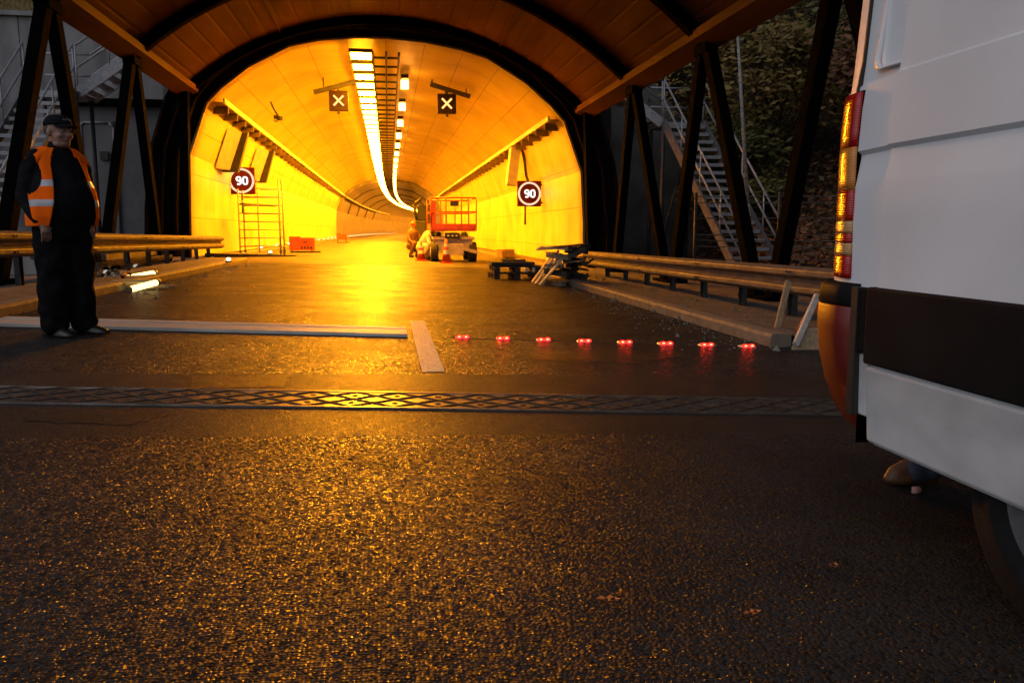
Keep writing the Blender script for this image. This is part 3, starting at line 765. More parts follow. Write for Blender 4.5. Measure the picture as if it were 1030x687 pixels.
def orange_box(u0, v0, u1, v1, Y, label, marks):
    a, b_ = at(u0, v1, Y), at(u1, v0, Y); w_, h = b_.x - a.x, b_.z - a.z
    t = thing('barrier_box', label, 'orange cabinet', ((a.x + b_.x) / 2, Y, gz((a.x + b_.x) / 2) + .1)); zb = a.z - t.location.z
    mb = MB(); mb.box((-w_ * .28, 0, zb + h / 2), (w_ * .44, .5, h)); mb.box((w_ * .22, .04, zb + h * .46), (w_ * .558, .42, h * .9)); mb.build('case', M['orange_paint'], t, bevel=.015)
    mb = MB()
    for x in (-w_ * .42, w_ * .38):
        mb.tube((x, 0, 0), (x, 0, zb + .05), .025, 6)
    mb.bar((-w_ * .5, 0, .03), (w_ * .75, 0, .03), .06, .05); mb.build('stand', M['rail_dark'], t)
    if marks:
        mb = MB(); mb.poly([(.0, -.175, zb + h * .62), (w_ * .12, -.175, zb + h * .52), (w_ * .36, -.175, zb + h * .72), (w_ * .14, -.175, zb + h * .64)]); mb.build('emblem', M['rail_dark'], t)
        mb = MB()
        for k in range(4): mb.box((-.0 + k * .1, -.174, zb + h * .2), (.06, .004, .08))
        mb.build('marking', M['rail_dark'], t)
orange_box(292, 238, 316, 252.0, 28.0, 'orange metal cabinet standing right of the scaffold tower', True)
orange_box(339, 235, 349, 241.0, 50.0, 'small distant orange cabinet on the left tunnel walkway', False)

# ---------------------------------------------------------------- scissor lift
LY = 26.0
ll = at(456, 264, LY)
lift = thing('scissor_lift', 'orange caged scissor lift parked with lowered platform in the right lane', 'scissor lift', (ll.x, LY, gz(ll.x)))
hw = .72
mb = MB(); mb.box((0, .9, .52), (1.18, 2.3, .34)); mb.box((0, -.32, .40), (.62, .2, .34)); mb.box((0, .9, .74), (1.3, 2.4, .10)); mb.build('chassis', M['yellow_paint'], lift, bevel=.02)
for sx in (-1, 1):
    for y in (-.05, 1.75):
        w_ = MB(); w_.tube((sx * (hw - .24), y, .31), (sx * hw, y, .31), .31, 24); ww = w_.build('wheel', M['rubber'], lift, bevel=.02)
        w_ = MB(); w_.tube((sx * (hw - .02), y, .31), (sx * (hw + .012), y, .31), .15, 16); w_.build('rim', M['yellow_paint'], ww)
for k in range(3):
    for s in (-1, 1):
        for xx in (-.42, .42):
            mb = MB(); z = .80 + k * .045
            mb.bar((xx + s * .03, -.1, z + (.0 if s > 0 else .035)), (xx + s * .03, 1.9, z + (.035 if s > 0 else .0)), .04, .03); mb.build('scissor_arm', M['rail_dark'], lift)
mb = MB(); mb.box((-.05, -.3, .82), (.46, .16, .20)); mb.build('control_box', M['black_plastic'], lift, bevel=.01)
mb = MB()
for k in range(3): mb.box((-.18 + .13 * k, -.385, .82), (.06, .01, .04))
mb.build('control_panel', M['white_wrap'], lift)
mb = MB(); mb.box((0, .9, 1.0), (1.42, 2.5, .08)); 
mb.box((0, -.36, 1.10), (1.42, .03, .17)); mb.box((-.70, .9, 1.10), (.03, 2.5, .17)); mb.box((.70, .9, 1.10), (.03, 2.5, .17)); mb.build('deck', M['orange_paint'], lift)
zr = 1.98
for z in (1.55, zr):
    mb = MB(); mb.path([(-.70, 2.15, z), (-.70, -.36, z), (.70, -.36, z), (.70, 2.15, z), (-.70, 2.15, z)], .024, 8); mb.build('cage_rail', M['orange_paint'], lift)
for x in (-.70, -.24, .24, .46, .70):
    for y in (-.36, 2.15):
        mb = MB(); mb.tube((x, y, 1.1), (x, y, zr), .02, 8); mb.build('cage_post', M['orange_paint'], lift)
mb = MB(); mb.box((0.02, -.40, 1.80), (.26, .1, .14)); mb.build('remote_control', M['rail_dark'], lift)
mb = MB(); mb.box((-.62, -.1, 1.5), (.12, .5, .7)); mb.build('gate', M['orange_paint'], lift)
mb = MB(); mb.bar((.28, -.42, .42), (.75, -.42, .30), .08, .1); mb.build('tow_bar', M['yellow_paint'], lift)

# traffic cones
def cone(x, y, label, h=.72):
    t = thing('traffic_cone', label, 'traffic cone', (x, y, gz(x)), group='cones beside the scissor lift')
    mb = MB(); mb.box((0, 0, .02), (.38, .38, .04)); mb.build('base', M['orange_paint'], t, bevel=.008)
    mb = MB(); mb.tube((0, 0, .04), (0, 0, h), .14, 16, .03); mb.build('body', M['orange_paint'], t)
    mb = MB(); mb.tube((0, 0, h * .38), (0, 0, h * .55), .106, 16, .084, cap=False); mb.tube((0, 0, h * .68), (0, 0, h * .8), .069, 16, .055, cap=False); mb.build('band', M['white_wrap'], t)
p = on(449, 265); cone(p.x, p.y, 'orange traffic cone in front of the scissor lift between its wheels')
p = on(423.5, 262.5); cone(p.x, p.y, 'orange traffic cone left of the scissor lift at the workers feet', .6)

# dark machine behind the workers
p = on(429, 255)
tr = thing('machine', 'dark tall work machine standing behind the scissor lift', 'machine', (p.x, 38, gz(p.x)))
mb = MB(); mb.box((0, 0, .9), (1.0, 1.6, 1.0)); mb.build('body', M['rail_dark'], tr, bevel=.04)
mb = MB(); mb.box((.1, .1, 1.75), (.75, 1.0, .7)); mb.build('cab', M['black_plastic'], tr, bevel=.05)
for sx in (-1, 1):
    mb = MB(); mb.tube((sx * .3, -.5, .35), (sx * .52, -.5, .35), .35, 18); mb.build('wheel', M['rubber'], tr)
mb = MB(); mb.path([(-.3, -.5, 1.4), (-.45, -.7, 2.1), (-.1, -.6, 2.4)], .07, 8); mb.build('boom', M['rail_dark'], tr)

# ---------------------------------------------------------------- people
M['skin'] = mat('skin', (.29, .15, .105), .55, var=.15, scale=9)
M['black_cloth'] = mat('black_cloth', (.012, .012, .014), .85, ior=1.12, var=.4, scale=12, bump=1.0, bscale=9)
M['trouser_cloth'] = mat('black_trouser_cloth', (.010, .010, .011), .9, ior=1.12, var=.4, scale=9, bump=1.0, bscale=8)
M['vest'] = mat('orange_vest_cloth', (1.0, .14, .004), .85, ior=1.15, var=.10, scale=7, bump=.25, bscale=25)
M['reflect'] = mat('grey_reflective_tape', (.42, .42, .46), .4, var=.1)
M['leather'] = mat('black_leather', (.015, .014, .014), .35, var=.2)
M['hair'] = mat('grey_hair', (.04, .036, .034), .7)
M['cap_cloth'] = mat('black_cap_cloth', (.012, .013, .015), .8, ior=1.12)
M['worker_orange'] = mat('workwear_orange', (.20, .11, .06), .8)
M['worker_pale'] = mat('workwear_pale', (.72, .66, .50), .8)
M['cap_text'] = mat('cap_stitching', (.16, .17, .18), .8)
M['glass_frame'] = mat('spectacle_metal', (.5, .45, .35), .3, .9)

def head_mesh(mb, c, rz, s=1.0, tilt=0.0):
    from mathutils import Euler
    m = Euler((tilt, 0, rz)).to_matrix(); c = Vector(c)
    def P(x, y, z): return c + m @ (Vector((x, y, z)) * s)
    q = m
    mb.ell(P(0, .012, .035), (.078 * s, .095 * s, .092 * s), q)        # cranium
    mb.ell(P(0, -.012, -.03), (.066 * s, .078 * s, .085 * s), q)       # face
    mb.ell(P(0, -.040, -.088), (.044 * s, .042 * s, .030 * s), q, 12, 8)  # chin
    mb.ell(P(0, -.010, -.088), (.062 * s, .062 * s, .036 * s), q, 12, 8)  # jowl
    mb.ell(P(0, -.094, -.022), (.013 * s, .024 * s, .024 * s), q, 10, 8)  # nose
    mb.ell(P(0, -.088, .004), (.010 * s, .014 * s, .026 * s), q, 10, 8)
    mb.ell(P(0, -.072, .022), (.054 * s, .020 * s, .012 * s), q, 12, 8)  # brow
    for sx in (-1, 1):
        mb.ell(P(sx * .038, -.060, -.030), (.026 * s, .024 * s, .024 * s), q, 10, 8)   # cheek
        mb.ell(P(sx * .080, .012, -.008), (.010 * s, .020 * s, .032 * s), q, 10, 8)  # ear
    mb.ell(P(0, -.080, -.054), (.024 * s, .012 * s, .007 * s), q, 10, 6)  # lips
    mb.ell(P(0, -.078, -.066), (.020 * s, .012 * s, .006 * s), q, 10, 6)
    return P

def fold(o, st_, size):
    tx = bpy.data.textures.new('cloth_folds', 'CLOUDS'); tx.noise_scale = size; tx.noise_depth = 1
    md = o.modifiers.new('f', 'DISPLACE'); md.texture = tx; md.strength = st_; md.mid_level = .5; md.texture_coords = 'LOCAL'
    return o
# the standing man
mp = on(71, 337.5)
print('man', mp)
man = thing('person', 'heavy man in black with open orange vest and cap, hands in pockets, by the guardrail', 'person', (mp.x, mp.y, gz(mp.x) + .001), rz=R(44))
HZ = 1.605                                  # head centre
hd = R(14)
mb = MB()
PH = head_mesh(mb, (0.01, -.035, HZ), hd, 1.06)
mb.cap((0, .01, 1.43), (.005, -.01, 1.54), .066, .062)
# core of the body under the clothes, hands
mb.cap((0, .02, 1.0), (0, .02, 1.33), .13, .14)
for sx in (-1, 1):
    mb.cap((sx * .18, .02, 1.37), (sx * .24, .08, 1.12), .050, .042); mb.cap((sx * .24, .08, 1.12), (sx * .205, -.08, .935), .040, .030)
    mb.cap((sx * .10, 0, .9), (sx * .11, 0, .5), .08, .055); mb.cap((sx * .11, 0, .5), (sx * .12, .02, .09), .05, .035)
    # hand: palm plus five bent fingers slipping into the pocket
    hx, hy, hz = sx * (.196 if sx < 0 else .180), (-.105 if sx < 0 else -.085), .890
    mb.cap((hx, hy, hz + .01), (hx - sx * .018, hy - .012, hz - .05), .032, .034)
    for k in range(4):
        fx = hx - sx * (.045 - .0) + sx * (.021 * k); mb.cap((fx, hy - .022, hz - .06), (fx - sx * .006, hy - .012, hz - .10), .0095, .009); mb.cap((fx - sx * .006, hy - .012, hz - .10), (fx - sx * .008, hy + .008, hz - .128 - .004 * (k % 2)), .009, .007)
    mb.cap((hx - sx * .03, hy - .02, hz - .01), (hx - sx * .068, hy - .032, hz - .035), .012, .011); mb.cap((hx - sx * .068, hy - .032, hz - .035), (hx - sx * .078, hy - .030, hz - .066), .011, .009)
body = mb.build('body', M['skin'], man, remesh=.0065, smooth_it=3)
for sx in (-1, 1):                          # eyes
    m_ = MB(); m_.ell(PH(sx * .030, -.083, .003), (.0115, .008, .007), nu=10, nv=6); m_.build('eye', M['cap_text'], man)
m_ = MB()                                   # spectacles
from mathutils import Euler
for sx in (-1, 1):
    pts = [PH(sx * .032 + .024 * math.cos(t), -.098, .002 + .016 * math.sin(t)) for t in [math.pi * 2 * i / 12 for i in range(13)]]
    m_.path(pts, .0014, 5); m_.path([PH(sx * .056, -.098, .004), PH(sx * .083, -.01, .006)], .0014, 5)
m_.path([PH(-.008, -.1, .004), PH(.008, -.1, .004)], .0014, 5)
m_.build('spectacles', M['glass_frame'], man)
# hair at nape
m_ = MB(); m_.ell(PH(0, .034, .018), (.088, .092, .066), Euler((0, 0, hd)).to_matrix()); m_.build('hair', M['hair'], man, remesh=.008)
# cap
m_ = MB(); rings = []
for j in range(9):
    ph = math.pi / 2 * j / 8
    rings.append([PH(.092 * math.cos(ph) ** .75 * math.cos(2 * math.pi * i / 24), .012 + .106 * math.cos(ph) ** .75 * math.sin(2 * math.pi * i / 24), .047 + .078 * math.sin(ph)) if j < 8 else PH(.002 * math.cos(i), .012 + .002 * math.sin(i), .127) for i in range(24)])
m_.loft(rings); cp = m_.build('cap', M['cap_cloth'], man)
m_ = MB(); rings = []
for k in range(11):
    a = -1 + k / 5
    xx = a * .074; yb = .012 - .106 * math.sqrt(max(0, 1 - (xx / .092) ** 2)); yf = yb - .075 * math.sqrt(max(0.02, 1 - a * a * .96))
    zz = .050 - .012 * a * a
    rings.append([PH(xx, yb + .01, zz), PH(xx, yb + .01, zz + .006), PH(xx, yf, zz - .012), PH(xx, yf, zz - .018)])
m_.loft(rings); m_.build('brim', M['cap_cloth'], cp)
m_ = MB()
for k in range(6): m_.box(PH(-.030 + .012 * k, -.0975 + .004 * abs(k - 2.5) * .6, .084), (.007, .003, .012), (0, 0, hd))
m_.build('lettering', M['cap_text'], cp)
# jacket: torso + sleeves as one surface
TOR = [(.86, .205, .165, .00), (.95, .222, .205, -.025), (1.05, .228, .225, -.04), (1.15, .218, .205, -.032), (1.25, .205, .170, -.01), (1.34, .198, .142, .008), (1.42, .165, .115, .016), (1.47, .105, .088, .015)]
def torso_at(z):
    if z <= TOR[0][0]: return TOR[0][1:]
    for a, b_ in zip(TOR, TOR[1:]):
        if a[0] <= z <= b_[0]:
            t = (z - a[0]) / (b_[0] - a[0]); return tuple(a[i] + (b_[i] - a[i]) * t for i in (1, 2, 3))
    return TOR[-1][1:]
m_ = MB(); rings = []
for k in range(22):
    z = .86 + (1.47 - .86) * k / 21; rx, ry, yc = torso_at(z)
    rings.append([(rx * math.cos(a), yc + ry * math.sin(a), z) for a in [2 * math.pi * i / 28 for i in range(28)]])
m_.loft(rings)
m_.cap((0, .012, 1.44), (.003, -.004, 1.505), .082, .073)
for sx in (-1, 1):
    m_.cap((sx * .155, .012, 1.395), (sx * .192, .025, 1.31), .074, .072)
    m_.cap((sx * .195, .03, 1.33), (sx * .242, .085, 1.12), .072, .062)
    m_.cap((sx * .242, .085, 1.12), (sx * .208, -.085, .925), .062, .053)
fold(m_.build('jacket', M['black_cloth'], man, remesh=.012, smooth_it=4), .030, .11)
# trousers
m_ = MB()
m_.loft([[(rx * math.cos(a), yc + ry * math.sin(a), z) for a in [2 * math.pi * i / 24 for i in range(24)]] for z, rx, ry, yc in ((.76, .205, .155, .01), (.85, .218, .172, .0), (.94, .222, .19, -.015), (1.0, .21, .18, -.015))])
for sx in (-1, 1):
    m_.cap((sx * .095, .005, .84), (sx * .105, -.005, .50), .128, .110)
    m_.cap((sx * .105, -.005, .50), (sx * .112, .012, .12), .110, .104)
    m_.cap((sx * .118, .005, .13), (sx * .120, -.015, .085), .092, .080)
fold(m_.build('trousers', M['trouser_cloth'], man, remesh=.012, smooth_it=4), .045, .13)
for sx, rz in ((-1, .30), (1, .55)):
    q = Euler((0, 0, rz)).to_matrix(); c_ = Vector((sx * .12, 0, 0))
    m_ = MB()
    m_.loft([[c_ + q @ Vector((w_ * x, y, z)) for x, z in ((-1, .004), (-1.05, .02), (-.85, h * .7), (-.4, h), (.4, h), (.85, h * .7), (1.05, .02), (1, .004))] for y, w_, h in ((.10, .03, .05), (.085, .040, .09), (.02, .044, .10), (-.06, .048, .085), (-.13, .050, .06), (-.175, .042, .045), (-.20, .02, .03))])
    m_.build('shoe', M['leather'], man)
# vest: thick open shell over the jacket
def vest_pt(a, z, off=.022):
    rx, ry, yc = torso_at(z)
    if z > 1.34:                                   # over the shoulder towards the neck
        pass
    return (math.sin(a) * (rx + off), yc - math.cos(a) * (ry + off), z)
m_ = MB(); NZ, NA = 60, 140
def open_half(z):                                  # half opening angle at the front, widening to the belly
    t = (z - .88) / (1.47 - .88)
    return R(43) - R(14) * max(0, t) ** .8 if t < 1 else R(29)
gridv = []
for j in range(NZ + 1):
    z = .875 + (1.475 - .875) * j / NZ
    oh = open_half(z); row = []
    for i in range(NA + 1):
        a = oh + (2 * math.pi - 2 * oh) * i / NA
        flare = .022 + .020 * max(0, (1.05 - z) / .17) + .006 * math.sin(a * 9 + z * 7)
        row.append(((a, z), m_.b.verts.new(vest_pt(a, z, flare))))
    gridv.append(row)
def side(a): return min(abs(a - math.pi / 2), abs(a - 3 * math.pi / 2))
tape_bands = ((1.03, 1.085), (1.185, 1.235))
for j in range(NZ):
    for i in range(NA):
        a, z = gridv[j][i][0]
        if (side(a) / R(37)) ** 2 + ((z - 1.275) / .165) ** 2 < 1: continue
        f = m_.b.faces.new((gridv[j][i][1], gridv[j][i + 1][1], gridv[j + 1][i + 1][1], gridv[j + 1][i][1])); f.smooth = True
        f.material_index = 1 if any(lo_ <= z + .012 <= hi_ for lo_, hi_ in tape_bands) else 0
# shoulder yokes reaching over the arms
for sx in (-1, 1):
    rings = []
    for k in range(7):
        t = k / 6; x = sx * (.080 + .115 * t); zc = 1.486 - .010 * t - .050 * t * t
        rings.append([(x, .015 + w_, zc + dz) for w_, dz in ((-.115 + .02 * t, -.075), (-.085, -.028), (-.03, 0.004), (.03, .004), (.085, -.028), (.115 - .02 * t, -.075))])
    m_.loft(rings, close=False)
for v_ in [v for v in m_.b.verts if not v.link_faces]: m_.b.verts.remove(v_)
vo_ = m_.build('vest', [M['vest'], M['reflect']], man)
sm = vo_.modifiers.new('t', 'SOLIDIFY'); sm.thickness = .006; sm.offset = 1

# two small workers in the tunnel
def worker(x, y, label, top, legs, bend, rz, s=1.0):
    t = thing('person', label, 'person', (x, y, gz(x)), rz=rz)
    hp = Vector((0, .12, .42)); sh = hp + Vector((0, -math.sin(bend) * .50, math.cos(bend) * .50))
    kn = [Vector((sx * .15, -.28, .50)) for sx in (-1, 1)]; an = [Vector((sx * .14, -.02, .10)) for sx in (-1, 1)]
    hd_ = sh + Vector((0, -math.sin(bend) * .22, math.cos(bend) * .22))
    mb = MB(); head_mesh(mb, hd_, 0, 1.0, -bend * .5 if False else bend * .6)
    mb.cap(sh, hd_, .055, .055); mb.cap(hp, sh, .12, .12)
    for sx in (-1, 1):
        el = sh + Vector((sx * .26, -.08 - .1 * bend, -.27)); wr = el + Vector((-sx * .05, -.18, -.14))
        mb.cap(sh + Vector((sx * .17, 0, -.03)), el, .045, .04); mb.cap(el, wr, .038, .028); mb.cap(wr, wr + Vector((0, -.03, -.06)), .035, .03)
        for k in range(4): mb.cap(wr + Vector((.018 * (k - 1.5), -.04, -.08)), wr + Vector((.018 * (k - 1.5), -.03, -.15)), .01, .008)
        mb.cap(wr + Vector((-sx * .03, -.02, -.03)), wr + Vector((-sx * .06, -.05, -.08)), .012, .01)
        i_ = 0 if sx < 0 else 1; mb.cap(hp + Vector((sx * .09, 0, 0)), kn[i_], .08, .055); mb.cap(kn[i_], an[i_], .055, .04)
    mb.build('body', M['skin'], t, remesh=.012)
    mb = MB(); mb.cap(hp, hp + (sh - hp) * .9, .165, .18); mb.cap(sh + Vector((-.14, 0, -.03)), sh + Vector((.14, 0, -.03)), .085, .085)
    for sx in (-1, 1):
        el = sh + Vector((sx * .26, -.08 - .1 * bend, -.27)); wr = el + Vector((-sx * .05, -.18, -.14))
        mb.cap(sh + Vector((sx * .17, 0, -.03)), el, .075, .06); mb.cap(el, wr, .06, .045)
    mb.build('jacket', M[top], t, remesh=.02, smooth_it=3)
    mb = MB()
    for i_, sx in enumerate((-1, 1)): mb.cap(hp + Vector((sx * .09, 0, 0)), kn[i_], .115, .09); mb.cap(kn[i_], an[i_] + Vector((0, 0, .03)), .088, .07)
    mb.cap(hp + Vector((-.05, 0, -.02)), hp + Vector((.05, 0, -.02)), .15, .15)
    mb.build('trousers', M[legs], t, remesh=.02, smooth_it=3)
    for sx in (-1, 1):
        mb = MB(); mb.cap((sx * .14, .02, .05), (sx * .15, -.17, .045), .05, .045); mb.build('shoe', M['leather'], t)
    mb = MB(); mb.ell(hd_ + Vector((0, .01, .05)), (.10, .12, .085)); mb.build('helmet', M['white_wrap' if top == 'worker_pale' else 'orange_paint'], t)
p = on(427, 262); worker(p.x, p.y, 'worker in pale clothes crouching in front of the scissor lift at its left', 'worker_pale', 'worker_pale', .65, R(60))
p = on(416, 259); worker(p.x, p.y, 'worker in brownish orange clothes crouching left of the pale one', 'worker_orange', 'worker_orange', .2, R(35))

# ---------------------------------------------------------------- debris on the right by the rail end
def pallet(t, z, ang, dx=0, dy=0, mt='wood', tilt=0.0):
    m = Euler((tilt, 0, ang)).to_matrix(); o_ = Vector((dx, dy, z))
    for k in range(5):
        mb = MB(); mb.box(o_ + m @ Vector((0, -.36 + .18 * k, .12)), (1.0, .11, .022), m); mb.build('deck_board', M[mt], t)
    for k in range(3):
        mb = MB()
        for j in range(3): mb.box(o_ + m @ Vector((-.43 + .43 * k, -.33 + .33 * j, .062)), (.12, .12, .08), m)
        mb.box(o_ + m @ Vector((-.43 + .43 * k, 0, .011)), (.12, .8, .018), m)
        mb.build('runner', M[mt], t)
p = on(519, 281)
st_ = thing('pallet_stack', 'low dark stack of pallets and boards on the asphalt right of the lift', 'pallets', (p.x, p.y + .3, gz(p.x)))
pallet(st_, .0, .05, mt='wood_dark'); pallet(st_, .14, .02, .02, .03, 'wood_dark')
mb = MB(); mb.box((-.05, .0, .32), (.9, .55, .06)); mb.box((.0, .1, .37), (.5, .3, .05)); mb.build('top_sheet', M['rail_dark'], st_)
for s in (.2, .34):
    mb = MB(); mb.box((s, -.46, .20), (.05, .02, .09)); mb.build('reflector', M['white_wrap'], st_)
p = on(569, 288)
st_ = thing('scrap_pile', 'untidy pile of tilted pallets and slats at the end of the right guardrail', 'scrap pile', (p.x, p.y + .3, gz(p.x)))
for k, (z, a, dx, tl, mt_) in enumerate(((.0, .1, .02, 0, 'wood'), (.15, .3, .02, .12, 'wood_dark'), (.32, -.1, .05, -.1, 'wood'), (.46, .25, .06, .1, 'wood'))):
    m = Euler((tl, (.10 if k % 2 else -.08), a + .5)).to_matrix()
    for j in range(4):
        mb = MB(); mb.box(Vector((dx, 0, z + .10)) + m @ Vector((0, -.2 + .135 * j, 0)), (.62, .09, .03), m); mb.build('slat', M[mt_], st_)
    for j in (-1, 1):
        mb = MB(); mb.box(Vector((dx, 0, z + .045)) + m @ Vector((j * .24, 0, 0)), (.1, .5, .07), m); mb.build('block', M['wood_dark' if j > 0 else mt_], st_)
for k in range(7):
    y_ = -.35 + .13 * k; a_ = random.uniform(-.05, .05)
    mb = MB(); mb.bar((-.50 + .05 * (k % 3), y_, .03), (-.02 + a_, y_ + .05, .50 + .05 * (k % 4)), .085, .03); mb.build('slat', M['pale_wood'], st_)
for k in range(3):
    mb = MB(); mb.bar((-.48, -.3 + .2 * k, .72 - .03 * k), (.1, -.25 + .2 * k, .66 + .02 * k), .11, .028); mb.build('slat', M['pale_wood'], st_)
rnd = random.Random(31)
for k in range(16):
    m = Euler((rnd.uniform(-.5, .5), rnd.uniform(-.5, .5), rnd.uniform(0, 3))).to_matrix()
    mb = MB(); mb.box((rnd.uniform(.0, .52), rnd.uniform(-.3, .35), .06 + .62 * rnd.random()), (rnd.uniform(.2, .5), rnd.uniform(.06, .2), rnd.uniform(.03, .12)), m); mb.build('scrap_piece', M['rail_dark' if k % 3 else 'wood_dark'], st_)
mb = MB(); mb.bar((-.28, .0, .70), (.42, .1, .76), .3, .025); mb.build('slat', M['wood_dark'], st_)
p = on(500, 263)
st_ = thing('plank_pile', 'pale planks and sheets lying along the right tunnel wall', 'planks', (p.x + .6, p.y + 2, gz(p.x) + .1))
for k in range(5):
    a = random.uniform(-.12, .12)
    mb = MB(); mb.box((random.uniform(-.25, .25), random.uniform(-.6, .6), .03 + .05 * k), (.24, 2.6 - .3 * k, .04), (0, 0, a)); mb.build('plank', M['wood' if k % 2 else 'board'], st_)
mb = MB(); mb.box((-.2, -1.2, .16), (.5, .4, .25), (0, 0, .4)); mb.build('box', M['wood'], st_, bevel=.01)

# stake, leaning board and red poles near the van
p = on(779, 341)
q = at(793, 283, p.y + .25)
sk = thing('stake', 'rough timber stake leaning on the right guardrail', 'stake', p)
mb = MB(); mb.bar(p + Vector((0, 0, .0)), q, .055, .03, up=(0, 1, 0)); mb.build('post', M['wood'], sk, world=True)
p = on(812, 352)
bb = thing('panel_board', 'pale wedge shaped board leaning at the kerb beside the van bumper', 'board', p)
a = at(800, 347, p.y); b_ = at(822, 297, p.y + .25)
mb = MB(); mb.bar(a, b_, .05, .03, up=(0, 1, 0)); mb.build('edge_strip', M['board'], bb, world=True)
a = at(797, 352, p.y); c_ = at(840, 359, p.y); d_ = at(840, 329, p.y + .1); e_ = at(806, 331, p.y + .1)
mb = MB(); mb.loft([[a, c_, d_, e_], [v + Vector((0, .03, 0)) for v in (a, c_, d_, e_)]], smooth=False); mb.build('panel', M['wood'], bb, world=True)
rp = thing('red_poles', 'thin red poles leaning behind the pale board by the van', 'poles', at(803, 332, p.y + .4))
for (u0, v0, u1, v1) in ((800, 334, 824, 296), (804, 336, 826, 303)):
    mb = MB(); mb.tube(at(u0, v0, p.y + .42), at(u1, v1, p.y + .55), .012, 8); mb.build('pole', M['orange_paint'], rp, world=True)

# ---------------------------------------------------------------- lit tubes and glitter at left kerb
M['tube_cap'] = mat('tube_end_cap', (.5, .4, .2), .4, .5)
for (u0, v0, u1, v1, r_, lab) in ((125, 281.5, 157, 275.5, .062, 'upper lit tube lamp lying at the left kerb beyond the man'), (128, 292, 160, 283.5, .042, 'lower lit tube lamp lying on the road beside the left kerb')):
    Y_ = on((u0 + u1) / 2, (v0 + v1) / 2 + 5).y
    a, b_ = at(u0, v0, Y_ - .2), at(u1, v1, Y_ + .25)
    t = thing('tube_lamp', lab, 'tube lamp', (a + b_) / 2)
    d = (b_ - a).normalized()
    mb = MB(); mb.tube(a + d * .05, b_ - d * .05, r_, 14); mb.build('tube', M['tube_glow'], t, world=True)
    for e0, e1 in ((a, a + d * .05), (b_ - d * .05, b_)):
        mb = MB(); mb.tube(e0, e1, r_ * 1.05, 12); mb.build('end_cap', M['tube_cap'], t, world=True)
    zg = gz(a.x); 
    if r_ > .05:
        mb = MB(); mb.box(((a + b_) / 2) + Vector((0, 0, -.05)), ((b_ - a).length * .8, .12, .05), (0, -math.atan2(d.z, d.x), 0)); mb.build('support', M['tube_cap'], t, world=True)
p = on(118, 289)
ft = thing('foil_wrap', 'crumpled shiny film heaped at the left kerb behind the man', 'foil', p)
M['foil'] = mat('crumpled_foil', (.75, .66, .5), .16, .95, var=.2, scale=20)
mb = MB(); rnd = random.Random(3)
for k in range(420):
    c_ = Vector((rnd.gauss(-.55, .22), rnd.gauss(.7, .30), abs(rnd.gauss(0, .10)) + .01)); a_ = Vector((rnd.gauss(0, 1), rnd.gauss(0, 1), rnd.gauss(0, 1))).normalized() * .055; b2 = a_.orthogonal().normalized() * .035
    mb.poly([c_ + a_, c_ + b2, c_ - a_ * .6 , c_ - b2])
mb.build('film', M['foil'], ft)
bs = thing('bright_slats', 'loose pale shiny slats lying under and around the lit tubes at the left kerb', 'slats', on(141, 291))
rnd = random.Random(12)
for k in range(9):
    a_ = rnd.uniform(.1, .5); L_ = rnd.uniform(.35, .7)
    mb = MB(); mb.box((rnd.uniform(-.28, .28), rnd.uniform(-.15, .5), .02 + .012 * k), (L_, .05, .02), (rnd.uniform(-.1, .1), rnd.uniform(-.06, .06), a_)); mb.build('slat', M['tube_cap' if k % 2 else 'pale_wood'], bs)
# things behind the left rail: concrete block, dark beams
p = at(22, 283, 13.0)
cbk = thing('concrete_block', 'grey concrete block with round holes behind the left guardrail', 'concrete block', (p.x, 13.4, gz(p.x) + .1))
mb = MB(); mb.box((0, 0, .22), (.55, .4, .44)); mb.build('block', M['concrete'], cbk, bevel=.015)
for dx in (-.1, .1):
    mb = MB(); mb.tube((dx, -.205, .27), (dx, -.198, .27), .045, 12); mb.build('hole', M['black_plastic'], cbk)
bm_ = thing('steel_beams', 'dark steel beams stacked low behind the left guardrail', 'steel beams', (-5.0, 17, gz(-5) + .1))
for k in range(4):
    mb = MB(); mb.box((-.1 * k + .15, .2 * k, .08 + .13 * (k % 3)), (.14, 4.8 - .6 * k, .11), (0, 0, .03 * k)); mb.build('beam', M['rail' if k % 2 else 'rail_dark'], bm_)
p = on(236, 264)
kp = thing('steel_plate', 'dark steel plate lying at the end of the left guardrail', 'steel plate', (p.x - .1, p.y + .6, gz(p.x) + .11))
mb = MB(); mb.loft([[(-.7, -.25, .0), (-.7, -.25, .11), (1.5, .5, .03), (1.5, .5, .0)], [(-.7, .2, .0), (-.7, .2, .11), (1.5, .7, .03), (1.5, .7, .0)]], smooth=False); mb.build('plate', M['wood_dark'], kp)
for (u, v, lab) in ((230, 264, 'small white work lamp on the end of the left kerb'), (272, 256, 'small white work lamp at the scaffold castors')):
    p = on(u, v, .1); t = thing('work_lamp', lab, 'work lamp', (p.x, p.y, gz(p.x) + .1))
    mb = MB(); mb.box((0, 0, .02), (.12, .1, .04)); mb.build('base', M['rail_dark'], t)
    mb = MB(); mb.ell((0, -.01, .07), (.055, .045, .04), nu=12, nv=8); mb.build('lens', M['led_white'], t)

